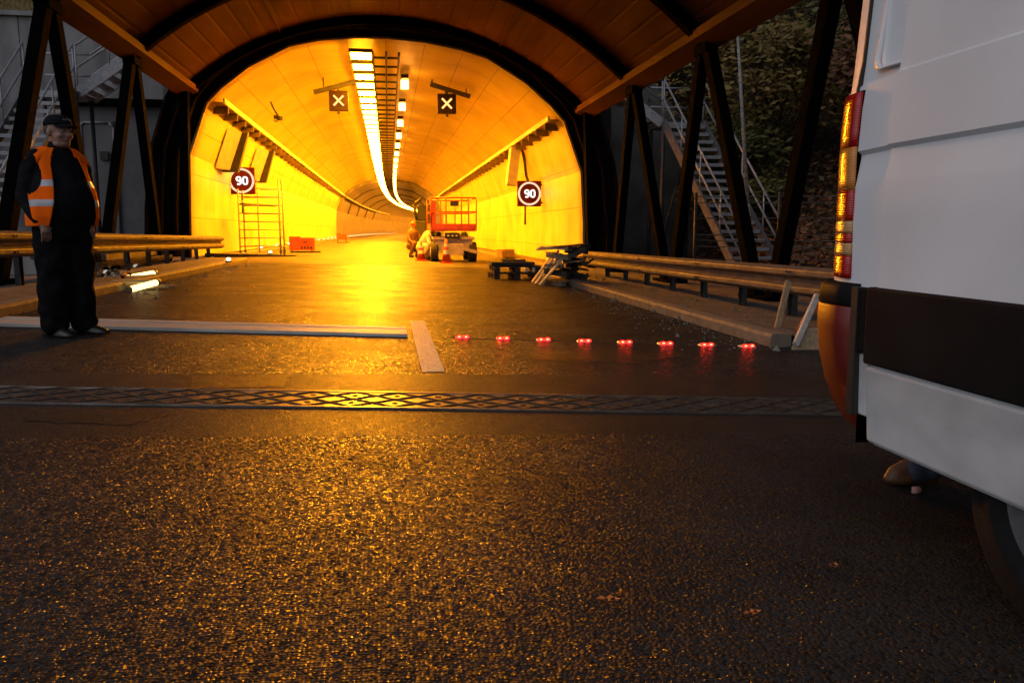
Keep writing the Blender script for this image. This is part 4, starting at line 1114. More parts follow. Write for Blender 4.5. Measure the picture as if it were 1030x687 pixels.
# ---------------------------------------------------------------- left and right surroundings
def hillmesh(name, xs, ys, fz, m):
    mb = MB(); V_ = [[mb.b.verts.new((x, y, fz(x, y))) for x in xs] for y in ys]
    for a, b2 in zip(V_, V_[1:]):
        for i in range(len(xs) - 1):
            f = mb.b.faces.new((a[i], a[i + 1], b2[i + 1], b2[i])); f.smooth = True
    return mb.build(name, m, kind='structure')
from mathutils import noise as mnoise
def nz(x, y, s, a): return a * mnoise.noise(Vector((x * s, y * s, 3.3)))
def fr(x, y):
    d = max(0, x - 8.6) * .85 + max(0, y - 22) * .62
    return gz(9) - .05 + min(d, 34) + nz(x, y, .35, .5) * min(1, d)
hillmesh('hillside', [7.2 + .8 * i for i in range(60)], [2 + 1.2 * i for i in range(80)], lambda x, y: fr(x, y) if y > 6 else gz(9) - .14, M['soil'])
def ft_(x, y): return 7.3 + (y - 22.7) * .55 + nz(x, y, .3, .4)
hillmesh('hill_top', [-7.6 + .8 * i for i in range(20)], [22.7 + 1.2 * i for i in range(60)], lambda x, y: min(ft_(x, y), 34), M['soil'])
def fl(x, y):
    if y < 24.9: return gz(-9) - .05
    return 6.55 + (y - 24.9) * .45 + nz(x, y, .3, .3)
hillmesh('grass_bank', [-60 + 1.2 * i for i in range(45)], [24.9 + 1.2 * i for i in range(60)], lambda x, y: min(fl(x, y), 30), M['grass'])

# left retaining wall
rw = thing('retaining_wall', 'tall stained concrete retaining wall below the grass on the left', 'retaining wall', (-12, 24.6, 0))
mb = MB()
for k in range(7):
    xa = -30 + k * 3.4; mb.box((xa + 1.7, 24.6, 3.2), (3.385, .4, 6.7))
mb.build('wall', M['concrete'], rw, world=True, bevel=.012)
mb = MB(); mb.box((-18, 24.55, 6.61), (24, .55, .12)); mb.build('coping', M['concrete'], rw, world=True)
# top railing
tr_ = thing('railing', 'galvanised railing along the top of the left retaining wall', 'railing', (-12, 24.6, 6.67))
for z in (7.12, 7.72):
    mb = MB(); mb.tube((-29, 24.6, z), (-6.4, 24.6, z - .02), .035, 8); mb.build('rail', M['galv'], tr_, world=True)
for k in range(12):
    x = -29 + k * 2.02; mb = MB(); mb.tube((x, 24.6, 6.67), (x, 24.6, 7.72), .028, 8); mb.build('post', M['galv'], tr_, world=True)
# grey service building with a door
sb = thing('service_building', 'low dark grey service building with a door behind the left canopy legs', 'building', (-8, 23.4, 0))
a = at(70, 108, 23.2); b_ = at(178, 108, 23.2)
x0, x1, zt = a.x - .4, b_.x, a.z
mb = MB(); mb.box(((x0 + x1) / 2, 23.7, zt / 2 + .05), (x1 - x0, 1.0, zt)); mb.build('wall', M['panel_grey'], sb, world=True)
mb = MB(); mb.box(((x0 + x1) / 2, 23.6, zt + .12), (x1 - x0 + .3, 1.4, .16)); mb.build('roof', M['steel_dark'], sb, world=True)
da, db = at(80, 123, 23.1), at(113, 123, 23.1)
mb = MB(); mb.box(((da.x + db.x) / 2, 23.18, da.z / 2 + .1), (db.x - da.x, .05, da.z - .1)); dr = mb.build('door', M['panel_grey'], sb, world=True, bevel=.02)
mb = MB(); mb.path([(da.x, 23.13, .2), (da.x, 23.13, da.z - .08), (da.x + .08, 23.13, da.z), (db.x - .1, 23.13, da.z), (db.x, 23.13, da.z - .12), (db.x, 23.13, .2)], .03, 6); mb.build('frame', M['galv'], dr, world=True)
h_ = at(105, 157, 23.1); mb = MB(); mb.box((h_.x, 23.1, h_.z), (.2, .08, .22)); mb.build('handle', M['black_plastic'], dr, world=True)
# right side: dark wall next to the portal
dw = thing('wing_wall', 'dark concrete wing wall right of the tunnel portal', 'wing wall', (8, 23, 0))
mb = MB(); mb.loft([[(6.3, y, -.3), (9.6, y, -.3), (9.6, y, 2.6), (6.3, y, 6.2)] for y in (22.7, 23.1)], smooth=False); mb.build('wall', M['concrete_dark'], dw, world=True)
dw = thing('wing_wall', 'dark concrete wing wall between portal and grey service building', 'wing wall', (-6.4, 23, 0))
mb = MB(); mb.loft([[(x1 + .02, y, -.1), (-5.9, y, -.1), (-5.5, y, 6.4), (x1 + .02, y, 5.2)] for y in (22.72, 23.1)], smooth=False); mb.build('wall', M['concrete_dark'], dw, world=True)
# upper wall over the service building
uw = thing('concrete_parapet', 'stained concrete block above the grey service building', 'concrete block', (-6.6, 24, 5))
a, b_ = at(135, 76, 24.2), at(172, 105, 24.2)
mb = MB(); mb.box(((a.x + b_.x) / 2, 24.1, (a.z + b_.z) / 2), (b_.x - a.x, .4, a.z - b_.z)); mb.build('block', M['concrete'], uw, world=True)

# steel stairs
def stairs(sx, label):
    k = 1.0
    t = thing('steel_stairs', label, 'stairs', (sx * 8.2, 17.6, gz(sx * 8)))
    gm = 'galv'
    B = Vector((sx * 7.75, 17.3, gz(sx * 8) + .05)); T = Vector((sx * 7.0, 20.6, gz(sx * 7) + 3.85)); Wd = Vector((sx * 1.05, 0, 0))
    for o_ in (Vector((0, 0, 0)), Wd):
        mb = MB(); mb.bar(B + o_, T + o_, .05, .22); mb.build('stringer', M['stair_steel'], t, world=True)
        for h in (.55, 1.05):
            mb = MB(); mb.tube(B + o_ + Vector((0, 0, h)), T + o_ + Vector((0, 0, h)), .026, 8); mb.build('handrail', M[gm], t, world=True)
        for f in (0, .25, .5, .75, 1.0):
            q = B + o_ + (T - B) * f; mb = MB(); mb.tube(q, q + Vector((0, 0, 1.05)), .022, 8); mb.build('baluster', M[gm], t, world=True)
    n_ = 19
    for i in range(n_):
        f = (i + .5) / n_; q = B + (T - B) * f + Wd * .5
        mb = MB(); mb.box(q, (abs(Wd.x) - .06, .26, .035)); mb.box(q + Vector((0, -.12, -.03)), (abs(Wd.x) - .06, .012, .06)); mb.build('tread', M[gm], t, world=True)
    # landing and upper flight towards the portal
    L0 = T + Vector((0, 0, 0)); 
    mb = MB(); mb.box(L0 + Wd * .5 + Vector((0, .6, -.02)), (abs(Wd.x) + .1, 1.15, .08)); mb.build('landing', M[gm], t, world=True)
    U0 = T + Vector((0, .15, 0)); U1 = Vector((sx * 5.6, 20.9, T.z + 1.05))
    for dy in (0, .95):
        mb = MB(); mb.bar(U0 + Vector((0, dy, 0)), U1 + Vector((0, dy, 0)), .05, .24); mb.build('stringer', M[gm], t, world=True)
    for h in (.55, 1.05):
        mb = MB(); mb.path([U0 + Wd + Vector((0, 1.0, h)), U0 + Vector((0, 1.0, h)), U1 + Vector((0, .95, h))], .026, 8); mb.build('handrail', M[gm], t, world=True)
        mb = MB(); mb.path([U0 + Vector((0, 0, h)), U1 + Vector((0, 0, h))], .026, 8); mb.build('handrail', M[gm], t, world=True)
    for i in range(6):
        q = U0 + (U1 - U0) * (i + .5) / 6 + Vector((0, .47, 0)); mb = MB(); mb.box(q, (.26, .9, .035)); mb.build('tread', M[gm], t, world=True)
    for f in (0, .5, 1):
        q = U0 + (U1 - U0) * f; mb = MB(); mb.tube(q, q + Vector((0, 0, 1.05)), .022, 8); mb.build('baluster', M[gm], t, world=True)
    for q in (T + Vector((0, 1.0, 0)), T + Wd + Vector((0, 1.0, 0)), T):
        mb = MB(); mb.tube((q.x, q.y, gz(q.x) - .1), q, .05, 8); mb.build('support_column', M['rail_dark'], t, world=True)
    mb = MB(); mb.tube((T.x, T.y, .6), (T.x + Wd.x, T.y + 1.0, 3.2), .03, 6); mb.build('brace', M['rail_dark'], t, world=True)
stairs(1, 'galvanised steel stairs climbing the slope right of the portal')
stairs(-1, 'galvanised steel stairs climbing in front of the left retaining wall')
# wire fence right
wf = thing('wire_fence', 'low fence of thin horizontal wires behind the right guardrail', 'fence', (7.4, 15.2, gz(8)))
pa, pb = Vector((6.0, 15.6, 0)), Vector((10.6, 14.2, 0))
for z in (.35, .6, .85, .97, 1.08, 1.4, 1.7, 1.82):
    mb = MB(); pts = []
    for i in range(9):
        q = pa.lerp(pb, i / 8); pts.append((q.x, q.y, z + gz(8) - .012 * math.sin(math.pi * ((i / 8 * 3) % 1))))
    mb.path(pts, .010, 5); mb.build('wire', M['rail'], wf, world=True)
for f in (0, .33, .66, 1):
    q = pa.lerp(pb, f); mb = MB(); mb.tube((q.x, q.y, gz(8) - .1), (q.x, q.y, 1.9 + gz(8)), .03, 6); mb.build('post', M['rail_dark'], wf, world=True)
# dark round culvert at the far left
cv = thing('culvert', 'dark round culvert end at the far left below the retaining wall', 'culvert', (-12.8, 22.5, 0))
mb = MB(); rings = []
for i in range(21):
    a = math.pi * i / 20
    rings.append([(-13.0 + 2.2 * math.cos(a), 21.6, 2.2 + 2.7 * math.sin(a)), (-13.0 + 2.0 * math.cos(a), 21.6, 2.2 + 2.5 * math.sin(a)), (-13.0 + 2.0 * math.cos(a), 24.3, 2.2 + 2.5 * math.sin(a)), (-13.0 + 2.2 * math.cos(a), 24.3, 2.2 + 2.7 * math.sin(a))])
mb.loft(rings, smooth=True); mb.build('shell', M['concrete_dark'], cv, world=True)
mb = MB(); mb.poly([(-13.0 + 2.05 * math.cos(math.pi * i / 20), 21.8, 2.2 + 2.55 * math.sin(math.pi * i / 20)) for i in range(21)]); mb.build('end_plate', M['concrete_dark'], cv, world=True)

# ---------------------------------------------------------------- vegetation
def leafmat(name, c1, c2, c3):
    m = bpy.data.materials.new(name); m.use_nodes = True
    N = m.node_tree.nodes; L = m.node_tree.links; p_ = N['Principled BSDF']
    g = N.new('ShaderNodeNewGeometry'); r = N.new('ShaderNodeValToRGB'); L.new(g.outputs['Random Per Island'], r.inputs[0])
    r.color_ramp.elements[0].color = (*c1, 1); r.color_ramp.elements[1].color = (*c3, 1)
    e = r.color_ramp.elements.new(.5); e.color = (*c2, 1)
    L.new(r.outputs[0], p_.inputs['Base Color']); p_.inputs['Roughness'].default_value = .6
    return m
LF = {'green': leafmat('green_leaves', (.045, .055, .012), (.10, .10, .022), (.16, .13, .03)),
      'brown': leafmat('rust_leaves', (.09, .028, .010), (.17, .065, .02), (.09, .06, .02)),
      'yellow': leafmat('yellowing_leaves', (.22, .14, .025), (.13, .10, .022), (.26, .14, .025))}
M['bark'] = mat('dark_bark', (.05, .04, .03), .9, var=.5, scale=10, bump=.5)
M['birch'] = mat('pale_bark', (.34, .32, .30), .8, var=.6, scale=8, stretch=(1, 1, 4))
def tree(x, y, h, cr, kind, label, seed, nleaf=5200, ls=.11, zbase=None):
    rnd = random.Random(seed); zb = (fr(x, y) if x > 0 else fl(x, y)) if zbase is None else zbase
    t = thing('tree', label, 'tree', (x, y, zb), group='autumn trees on the slopes')
    mb = MB(); n_ = 6; pts = [Vector((rnd.gauss(0, .06) * k, rnd.gauss(0, .06) * k, h * .8 * k / n_ - (.2 if k == 0 else 0))) for k in range(n_ + 1)]
    r0 = .035 * h * .45
    for k in range(n_): mb.tube(pts[k], pts[k + 1], r0 * (1 - k / (n_ + 1)), 8, r0 * (1 - (k + 1) / (n_ + 1)))
    clumps = []
    for k in range(22):
        f = rnd.uniform(.30, 1.0); b0 = pts[min(n_, int(f * n_))]
        a = rnd.uniform(0, 2 * math.pi); rr = cr * (1.15 - abs(f - .5)) * rnd.uniform(.35, 1.0)
        e_ = Vector((math.cos(a) * rr, math.sin(a) * rr, h * (.30 + .68 * f) + rnd.uniform(-.3, .3)))
        mb.tube(b0, e_, r0 * .28, 5, r0 * .06); clumps.append((e_, rnd.uniform(.35, .8) * cr * .42))
    mb.build('trunk', M['bark'], t)
    mb = MB()
    for k in range(nleaf):
        c_, s_ = rnd.choice(clumps)
        p_ = c_ + Vector((rnd.gauss(0, s_), rnd.gauss(0, s_), rnd.gauss(0, s_ * .7)))
        a_ = Vector((rnd.gauss(0, 1), rnd.gauss(0, 1), rnd.gauss(0, .7))).normalized(); b2 = a_.orthogonal().normalized() * ls * .45; a_ *= ls * rnd.uniform(.6, 1.3)
        mb.poly([p_ + a_, p_ + b2, p_ - a_, p_ - b2])
    mb.build('crown', LF[kind], t)
labs = {'green': 'dark green tree thick with leaves on the hillside behind the stairs', 'brown': 'rust brown autumn tree on the dark hillside right of the canopy', 'yellow': 'yellowing bushy tree on the hillside right of the canopy'}
spots = [(10.2, 21.5, 5.5, 2.0, 'yellow'), (12.3, 20.2, 6.0, 2.0, 'green'), (11.0, 25.0, 8.0, 2.4, 'brown'), (13.6, 24.0, 7.0, 2.3, 'green'), (9.0, 27.5, 8.0, 2.6, 'green'),
         (15.5, 22.5, 7.5, 2.4, 'yellow'), (12.8, 29.0, 9.0, 2.8, 'brown'), (16.5, 28.0, 9.5, 3.0, 'green'), (9.8, 32.0, 9.0, 3.0, 'yellow'), (19.0, 25.0, 9.0, 3.0, 'brown'),
         (14.5, 34.0, 10., 3.2, 'green'), (20.0, 32.0, 10., 3.4, 'yellow'), (11.5, 17.3, 3.6, 1.5, 'brown'), (14.3, 18.2, 4.6, 1.7, 'brown'), (9.2, 20.8, 3.0, 1.2, 'green'), (13.2, 15.6, 3.4, 1.5, 'yellow'), (17.2, 18.4, 6.0, 2.2, 'green')]
for i, (x, y, h, cr, kd) in enumerate(spots): tree(x, y, h, cr, kd, labs[kd], 100 + i)
for i, (x, y, h, cr, kd) in enumerate([(-11.5, 31, 6, 2.2, 'brown'), (-15, 33, 7, 2.5, 'green'), (-8.5, 34, 7, 2.6, 'brown'), (-19, 31, 6.5, 2.4, 'yellow'), (-24, 34, 8, 3, 'brown')]):
    tree(x, y, h, cr, kd, 'autumn tree on the grass bank above the left retaining wall', 200 + i, 3500)
# slim pale trunk
a = at(752, 205, 17.5); b_ = at(741, 18, 18.0)
bt = thing('birch_trunk', 'slim pale birch trunk rising between the right canopy legs', 'tree', (a.x, 17.5, fr(a.x, 17.5)))
mb = MB(); mb.tube((a.x + .05, 17.5, fr(a.x, 17.5) - .2), a, .055, 8, .05); mb.tube(a, b_, .05, 8, .03); mb.tube(b_, b_ + Vector((-.1, 0, 2)), .03, 8, .01)
mb.build('trunk', M['birch'], bt, world=True)
mb = MB(); rnd = random.Random(9)
for k in range(900):
    p_ = b_ + Vector((rnd.gauss(0, .6), rnd.gauss(0, .6), rnd.uniform(.3, 2.8))); a_ = Vector((rnd.gauss(0, 1), rnd.gauss(0, 1), rnd.gauss(0, 1))).normalized() * .07; b2 = a_.orthogonal() * .5
    mb.poly([p_ + a_, p_ + b2, p_ - a_, p_ - b2])
mb.build('crown', LF['yellow'], bt, world=True)
# undergrowth
mb = MB(); rnd = random.Random(11)
for k in range(26000):
    x = 8.6 + abs(rnd.gauss(0, 5.5)); y = rnd.uniform(9, 38); z = fr(x, y) + abs(rnd.gauss(0, .28))
    a_ = Vector((rnd.gauss(0, 1), rnd.gauss(0, 1), rnd.gauss(0, .8))).normalized() * rnd.uniform(.05, .13); b2 = a_.orthogonal().normalized() * .05
    c_ = Vector((x, y, z)); mb.poly([c_ + a_, c_ + b2, c_ - a_, c_ - b2])
mb.build('undergrowth', LF['brown'], kind='stuff')
mb = MB()
for k in range(16000):
    x = rnd.uniform(-24, -5.8); y = 24.9 + abs(rnd.gauss(0, 3.5)); z = fl(x, y)
    h_ = rnd.uniform(.08, .28); w_ = .03; dx, dy = rnd.gauss(0, .06), rnd.gauss(0, .06)
    mb.poly([(x - w_, y, z - .02), (x + w_, y, z - .02), (x + dx, y + dy, z + h_)])
mb.build('grass', LF['yellow'], kind='stuff')

# ---------------------------------------------------------------- van
M['van_paint'] = mat('dusty_white_paint', (.74, .75, .79), .45, var=.16, scale=2.2, coat=.08, ior=1.3, detail=8, bump=.02, bscale=8, lo=.2, hi=.6)
M['van_low'] = mat('dirty_white_paint', (.62, .62, .64), .5, var=.30, scale=3, coat=.1, detail=9, stretch=(1, 1, 2))
M['trim'] = mat('grey_bumper_plastic', (.012, .012, .014), .6, ior=1.12, var=.35, scale=5, bump=.04, bscale=160)
M['red_lit_plastic'] = mat('red_lit_bumper', (.17, .010, .005), .45, var=.3, scale=4)  # red glow on the bumper corner is put into the base colour
def lensmat(name, c, tr):
    m = bpy.data.materials.new(name); m.use_nodes = True; N = m.node_tree.nodes; L = m.node_tree.links; p_ = N['Principled BSDF']
    tc = N.new('ShaderNodeTexCoord'); wv = N.new('ShaderNodeTexWave'); wv.bands_direction = 'Z'; wv.inputs['Scale'].default_value = 42; L.new(tc.outputs['Object'], wv.inputs[0])
    bp = N.new('ShaderNodeBump'); bp.inputs['Strength'].default_value = .35; bp.inputs['Distance'].default_value = .003; L.new(wv.outputs[0], bp.inputs['Height']); L.new(bp.outputs[0], p_.inputs['Normal'])
    p_.inputs['Base Color'].default_value = (*c, 1); p_.inputs['Roughness'].default_value = .2; p_.inputs['Coat Weight'].default_value = .3
    return m
M['lens_red'] = lensmat('red_lens', (.38, .006, .004), .2)
M['lens_amber'] = lensmat('amber_lens', (.55, .20, .03), .2)
M['lens_clear'] = lensmat('clear_lens', (.50, .27, .10), .2)
M['glass'] = mat('dark_window_glass', (.02, .022, .025), .06, var=.1)
VX = 1.44; VR = 2.68; VF = -3.1; VW = 2.0
van = thing('van', 'white high roof van with dark side strip standing at the right edge', 'van', (VX + VW / 2, 0, gz(VX + 1)))
def flank(z):                       # inset of the side from the widest plane
    T_ = [(.30, .030), (.34, .012), (.43, .004), (.55, .0), (.80, .0), (.83, .004), (1.00, .0), (1.112, .001), (1.122, .003), (1.210, .018), (1.222, .003), (1.420, .014), (1.434, .030), (1.5, .036), (1.9, .065), (2.3, .14), (2.5, .24), (2.6, .40), (2.66, .62), (2.68, 1.0)]
    for a, b2 in zip(T_, T_[1:]):
        if a[0] <= z <= b2[0]: return a[1] + (b2[1] - a[1]) * (z - a[0]) / (b2[0] - a[0])
    return T_[0][1]
ZL = [.325, .34, .43, .53, .56, .75, .80, .83, 1.00, 1.112, 1.122, 1.210, 1.222, 1.35, 1.425, 1.433, 1.5, 1.7, 1.9, 2.1, 2.3, 2.42, 2.5, 2.56, 2.6, 2.64, 2.66, 2.68]
def ring_at(y, inset, zmin=.325, top=2.68, side_off=lambda z: 0):
    if y > 2.3: zmin = .62
    zs = [max(zmin, z) for z in ZL]
    sc_ = (top - .3) / (2.68 - .3)
    L_ = [(VX + flank(z) + inset + side_off(z), y, .3 + (z - .3) * sc_ + gz(VX + 1) + .02) for z in zs]
    R_ = [(VX + VW - flank(z) - inset - side_off(z), y, .3 + (z - .3) * sc_ + gz(VX + 1) + .02) for z in reversed(zs[:-1])]
    return L_ + R_
mb = MB()
secs = [(VF, .25, .9), (VF + .1, .12, 1.05), (VF + .9, .03, 1.25), (VF + 1.0, .02, 1.3), (VF + 1.9, .01, 2.45), (VF + 2.4, 0, 2.66), (-.2, 0, 2.68), (1.0, 0, 2.68), (2.1, 0, 2.68), (2.252, 0, 2.68), (2.270, .018, 2.68), (2.44, .020, 2.67), (2.52, .028, 2.665), (2.59, .052, 2.65), (2.64, .10, 2.63), (2.66, .17, 2.60)]
mb.loft([ring_at(y, i, top=tp) for y, i, tp in secs], smooth=True)
bo = mb.build('body', M['van_paint'], van, world=True)
try:
    md = bo.modifiers.new('e', 'EDGE_SPLIT'); md.split_angle = R(28)
except Exception: pass
zo = gz(VX + 1) + .02
# door / pillar seam, pressed window recess frame, rub strip, lower panel
def side_slab(y0, y1, z0, z1, out, th, name, m, bev=.006, seg=3):
    mb = MB(); pr = []
    mb.loft([[(VX + flank(z0) - out, y, z0 + zo), (VX + flank(z1) - out, y, z1 + zo), (VX + flank(z1) + th, y, z1 + zo), (VX + flank(z0) + th, y, z0 + zo)] for y in (y0, y1)], smooth=False)
    return mb.build(name, m, van, world=True, bevel=bev, seg=seg)
side_slab(-1.9, 2.285, .572, .805, .016, .02, 'rub_strip', M['trim'], .008)
side_slab(2.292, 2.332, .60, .80, .010, .03, 'corner_strip', M['trim'], .008)
side_slab(-1.9, 2.280, .328, .567, .010, .02, 'side_skirt', M['van_low'], .012)
side_slab(2.295, 2.36, .40, .595, -.006, .03, 'corner_panel', M['van_low'], .008)
# raised window pressing
def frame_loop(y0, y1, z0, z1, r, w, out, name, m):
    mb = MB(); pts = []
    for (cy_, cz, a0_) in ((y1 - r, z0 + r, -90), (y1 - r, z1 - r, 0), (y0 + r, z1 - r, 90), (y0 + r, z0 + r, 180)):
        for k in range(6):
            a = R(a0_ + 90 * k / 5); pts.append((cy_ + r * math.cos(a), cz + r * math.sin(a)))
    rings = []
    n_ = len(pts)
    cy_, cz = (y0 + y1) / 2, (z0 + z1) / 2
    for i in range(n_ + 1):
        y, z = pts[i % n_]; d = Vector((y - cy_, z - cz)); d = Vector((math.copysign(1, d.x) , math.copysign(1, d.y))).normalized()
        zi, yi = z - d.y * w, y - d.x * w
        rings.append([(VX + flank(z) - .0, y, z + zo), (VX + flank(z) - out, y - d.x * w * .3, z - d.y * w * .3 + zo), (VX + flank(zi) - out, y - d.x * w * .7, z - d.y * w * .7 + zo), (VX + flank(zi) + .001, yi, zi + zo)])
    mb.loft(rings, cap=False); return mb.build(name, m, van, world=True)
frame_loop(2.19, 2.39, 1.45, 2.35, .035, .014, -.017, 'window_pressing', M['van_paint'])
mb = MB()
for zz0 in ((1.36, 2.5),):
    mb.loft([[(VX + flank(z) + i0 - .001, y, z + zo) for (y, i0) in ((2.476, .014), (2.484, .015), (2.484, .03), (2.476, .03))] for z in (1.35, 1.5, 1.9, 2.3, 2.5)], smooth=False)
mb.build('door_seam', M['black_plastic'], van, world=True)
# tail light: wraps the corner
def corner_path(z, out):
    fz = .012 + max(0, z - 1.25) * .06
    return [(VX + fz + i - out * nx_, y + out * ny_, z + zo) for (y, i, nx_, ny_) in ((2.435, .012, 1, 0), (2.47, .014, 1, .05), (2.51, .020, .98, .15), (2.555, .036, .92, .35), (2.60, .062, .8, .6), (2.64, .105, .5, .85), (2.658, .15, .1, 1))]
def lens(z0, z1, name, m, out=.018, parent=None):
    mb = MB(); zz = [z0 + (z1 - z0) * k / 4 for k in range(5)]; rings = []
    for k, z in enumerate(zz):
        e = out - (.0015 if k in (0, 4) else 0); inn = corner_path(z, -.01); o2 = corner_path(z, e); rings.append(o2 + list(reversed(inn)))
    mb.loft(rings, smooth=True); return mb.build(name, m, van if parent is None else parent, world=True)
tl = lens(.820, 1.405, 'tail_light', M['trim'], .004)
for z0, z1, nm, mk in ((1.234, 1.400, 'red_lens', 'lens_red'), (1.100, 1.233, 'amber_lens', 'lens_amber'), (1.004, 1.0995, 'red_lens', 'lens_red'), (.965, 1.003, 'clear_lens', 'lens_clear'), (.935, .963, 'red_lens', 'lens_red'), (.896, .933, 'clear_lens', 'lens_clear'), (.823, .894, 'red_lens', 'lens_red')):
    lens(z0, z1, nm, M[mk], .016, tl)
# rear bumper
def bump_ring(z, out):
    L_ = [(.03, 2.37), (-.008 - out, 2.37), (-.012 - out, 2.46), (-.004 - out, 2.56), (.028 - out, 2.63 + out * .5), (.085 - out * .5, 2.69 + out), (.16, 2.715 + out), (.35, 2.73 + out)]
    return [(VX + x, y, z + zo) for x, y in L_ + [(VW - x, y) for x, y in reversed(L_)]]
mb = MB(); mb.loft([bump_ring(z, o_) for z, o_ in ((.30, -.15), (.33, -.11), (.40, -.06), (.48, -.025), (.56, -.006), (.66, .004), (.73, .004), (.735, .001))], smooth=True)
mb.build('bumper', M['red_lit_plastic'], van, world=True)
mb = MB(); mb.loft([bump_ring(z, o_) for z, o_ in ((.738, .001), (.74, .004), (.795, -.002), (.808, -.016))], smooth=True)
mb.build('bumper_top', M['trim'], van, world=True)
mb = MB()
mb.loft([[(VX - .012 + a, 2.335 + b2, z + zo) for a, b2 in ((0, 0), (.0, .034), (.03, .034), (.03, 0))] for z in (.40, .45, .6, .80)], smooth=False)
mb.build('bumper_flange', M['black_plastic'], van, world=True)
# underbody, wheels
mb = MB(); mb.box((VX + 1, -.2, .42), (1.6, 5.4, .16)); mb.build('underbody', M['black_plastic'], van, world=True)
WY = 1.535
M['rim_paint'] = mat('dirty_rim_paint', (.13, .13, .135), .6, var=.5, scale=14)
M['tyre'] = mat('tyre_rubber', (.010, .010, .011), .85, ior=1.25, var=.3, scale=16, bump=.2)
for sx, wx in ((1, VX + .03), (-1, VX + VW - .03)):
    for wy in (WY, -2.0):
        mb = MB(); rr = .345; rings = []
        for (r_, xo) in ((.18, .03), (.196, .010), (.215, .004), (.219, -.001), (.26, -.004), (.264, .000), (.30, .002), (.318, .008), (.322, .014), (.334, .022), (.338, .036), (.345, .045), (.345, .075), (.336, .078), (.336, .086), (.345, .09), (.345, .13), (.336, .133), (.336, .141), (.345, .145), (.345, .18), (.335, .20), (.30, .215), (.18, .20)):
            rings.append([(wx + sx * xo, wy + r_ * math.cos(2 * math.pi * i / 48), rr + gz(VX) + .002 + r_ * math.sin(2 * math.pi * i / 48)) for i in range(48)])
        mb.loft(rings); wl_ = mb.build('wheel', M['tyre'], van, world=True)
        mb = MB(); rings = []
        for (r_, xo) in ((.194, .008), (.188, .014), (.182, .03), (.172, .045), (.165, .075), (.12, .085), (.10, .05), (.07, .03), (.01, .03)):
            rings.append([(wx + sx * xo, wy + r_ * math.cos(2 * math.pi * i / 40), rr + gz(VX) + .002 + r_ * math.sin(2 * math.pi * i / 40)) for i in range(40)])
        mb.loft(rings); mb.build('rim', M['rim_paint'], wl_, world=True)
        for k in range(6):
            a_ = 2 * math.pi * k / 6; by, bz = wy + .085 * math.cos(a_), rr + gz(VX) + .002 + .085 * math.sin(a_)
            mb = MB(); mb.tube((wx + sx * .02, by, bz), (wx + sx * .06, by, bz), .012, 6, smooth=False); mb.build('wheel_bolt', M['rail_dark'], wl_, world=True)
# front cab glass, headlights, mirror (behind the camera position)
mb = MB(); mb.loft([[(VX + .12, VF + 1.12, 1.42), (VX + VW - .12, VF + 1.12, 1.42)], [(VX + .2, VF + 1.82, 2.32), (VX + VW - .2, VF + 1.82, 2.32)]], close=False, cap=False); mb.build('windscreen', M['glass'], van, world=True)
for dx in (.2, VW - .2):
    mb = MB(); mb.ell((VX + dx, VF + .08, .85), (.14, .1, .16)); mb.build('headlight', M['lens_clear'], van, world=True)
for sx, xx in ((-1, VX - .14), (1, VX + VW + .14)):
    mb = MB(); mb.box((xx, VF + 1.5, 1.45), (.2, .1, .32)); mb.build('mirror', M['black_plastic'], van, world=True, bevel=.03)

# ---------------------------------------------------------------- small things on the road
p = on(917, 487)
sh = thing('cloth_bundle', 'crumpled brown and dark blue cloth bundle on the road under the van', 'cloth', p)
M['blue_cloth'] = mat('dark_blue_cloth', (.05, .06, .10), .85, var=.4); M['brown_leather'] = mat('brown_cloth', (.16, .07, .03), .6)
mb = MB(); mb.cap((-.07, 0, .045), (-.01, .02, .05), .035, .045); mb.ell((-.05, 0, .03), (.07, .04, .028)); mb.build('brown_fold', M['brown_leather'], sh, remesh=.008, smooth_it=2)
mb = MB(); mb.cap((0, 0, .05), (.12, .03, .03), .045, .028); mb.cap((.0, .01, .075), (.07, -.01, .05), .022, .03); mb.build('blue_fold', M['blue_cloth'], sh, remesh=.008, smooth_it=2)
p = on(921, 496)
mb = MB(); rnd = random.Random(5)
mb.ell((0, 0, .012), (.020, .016, .014), nu=9, nv=6)
for v_ in mb.b.verts: v_.co += Vector((rnd.gauss(0, .002), rnd.gauss(0, .002), rnd.gauss(0, .002)))
o = mb.build('pebble', mat('pink_stone', (.55, .30, .25), .8)); o.location = p; prop(o, 'small pinkish stone on the asphalt below the van sill', 'stone')
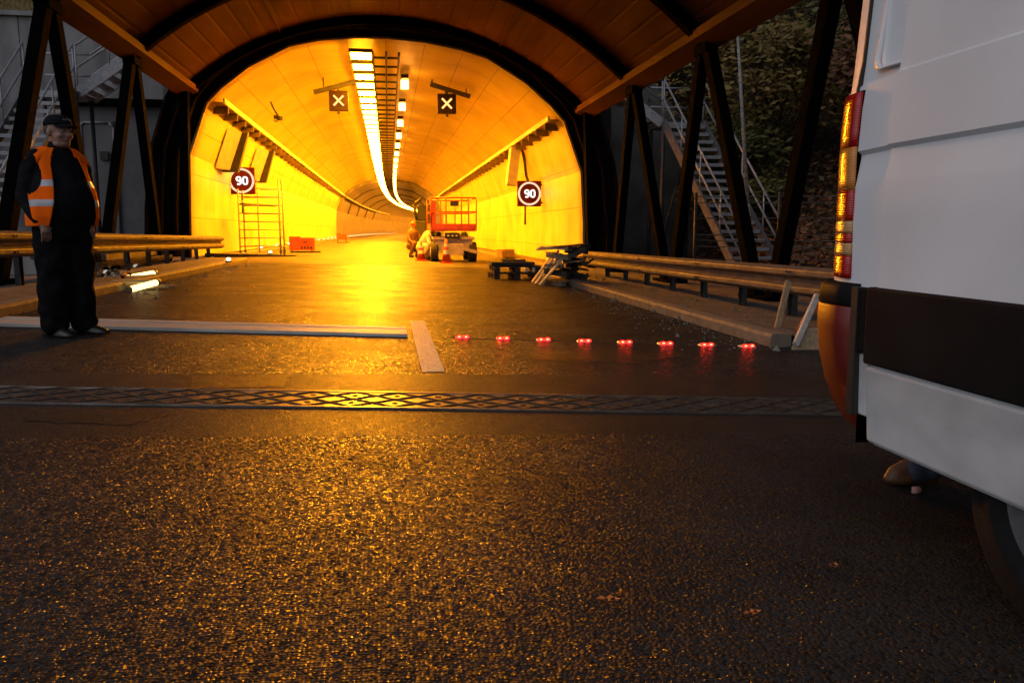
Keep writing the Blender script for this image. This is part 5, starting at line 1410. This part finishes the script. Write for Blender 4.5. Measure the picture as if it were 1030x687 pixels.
def leaf(u, v, s, rz, col_, label, seed):
    p = on(u, v); rnd = random.Random(seed); mb = MB()
    L_ = [(-1, 0), (-.55, .32), (-.1, .25), (.1, .48), (.45, .28), (1, .05), (.5, -.25), (.15, -.45), (-.1, -.22), (-.6, -.3)]
    mid = [mb.b.verts.new((x * s, 0, .003 + .12 * s * (1 - x * x) + .002)) for x in (-.6, 0, .6)]
    vs_ = [mb.b.verts.new((x * s, y * s, .003 + .75 * s * abs(y) + .25 * s * abs(x))) for x, y in L_]
    n_ = len(vs_)
    for i in range(n_):
        c_ = mid[0] if (L_[i][0] + L_[(i + 1) % n_][0]) / 2 < -.3 else (mid[1] if (L_[i][0] + L_[(i + 1) % n_][0]) / 2 < .3 else mid[2])
        mb.b.faces.new((vs_[i], vs_[(i + 1) % n_], c_))
    for a, b2 in ((0, 1), (1, 2)):
        pass
    o = mb.build('fallen_leaf', mat('leaf_' + str(seed), col_, .5, var=.4, scale=90)); o.location = (p.x, p.y, gz(p.x) + .002); o.rotation_euler = (0, 0, rz)
    prop(o, label, 'leaf')
leaf(366, 545, .021, .3, (.80, .55, .10), 'yellow fallen leaf on the asphalt in the bright glare', 1)
leaf(612, 607, .032, -.2, (.75, .20, .02), 'orange brown fallen leaf on the dark asphalt in the foreground', 2)
leaf(757, 620, .027, .2, (.80, .20, .02), 'orange fallen leaf on the road left of the van wheel', 3)
leaf(838, 573, .030, .9, (.26, .08, .04), 'dark fallen leaf on the road below the van bumper', 4)
leaf(362, 441, .035, .0, (.45, .30, .08), 'yellow fallen leaf just in front of the expansion joint', 5)
# grit and litter along the kerbs
mb = MB(); rnd = random.Random(21)
for k in range(1500):
    if k % 3: x = KR - abs(rnd.gauss(0, .35)); y = rnd.uniform(6.5, 18)
    else: x = -KL + abs(rnd.gauss(0, .3)); y = rnd.uniform(8, 20)
    if k % 3 == 1: x = (KR + .15 + rnd.uniform(0, 1.3)); 
    z = gz(x) + (.11 if x > KR else 0); s = rnd.uniform(.006, .022) * (2.6 if k % 11 == 0 else 1)
    c_ = Vector((x, y, z)); q = [c_ + Vector((rnd.uniform(.5, 1) * s * math.cos(a), rnd.uniform(.5, 1) * s * math.sin(a), 0)) for a in (0, 1.6, 3.1, 4.7)]
    t_ = c_ + Vector((0, 0, s * .8))
    V_ = [mb.b.verts.new(v) for v in q]; tv = mb.b.verts.new(t_)
    for i in range(4): mb.b.faces.new((V_[i], V_[(i + 1) % 4], tv))
mb.build('grit', M['kerb'], kind='stuff')
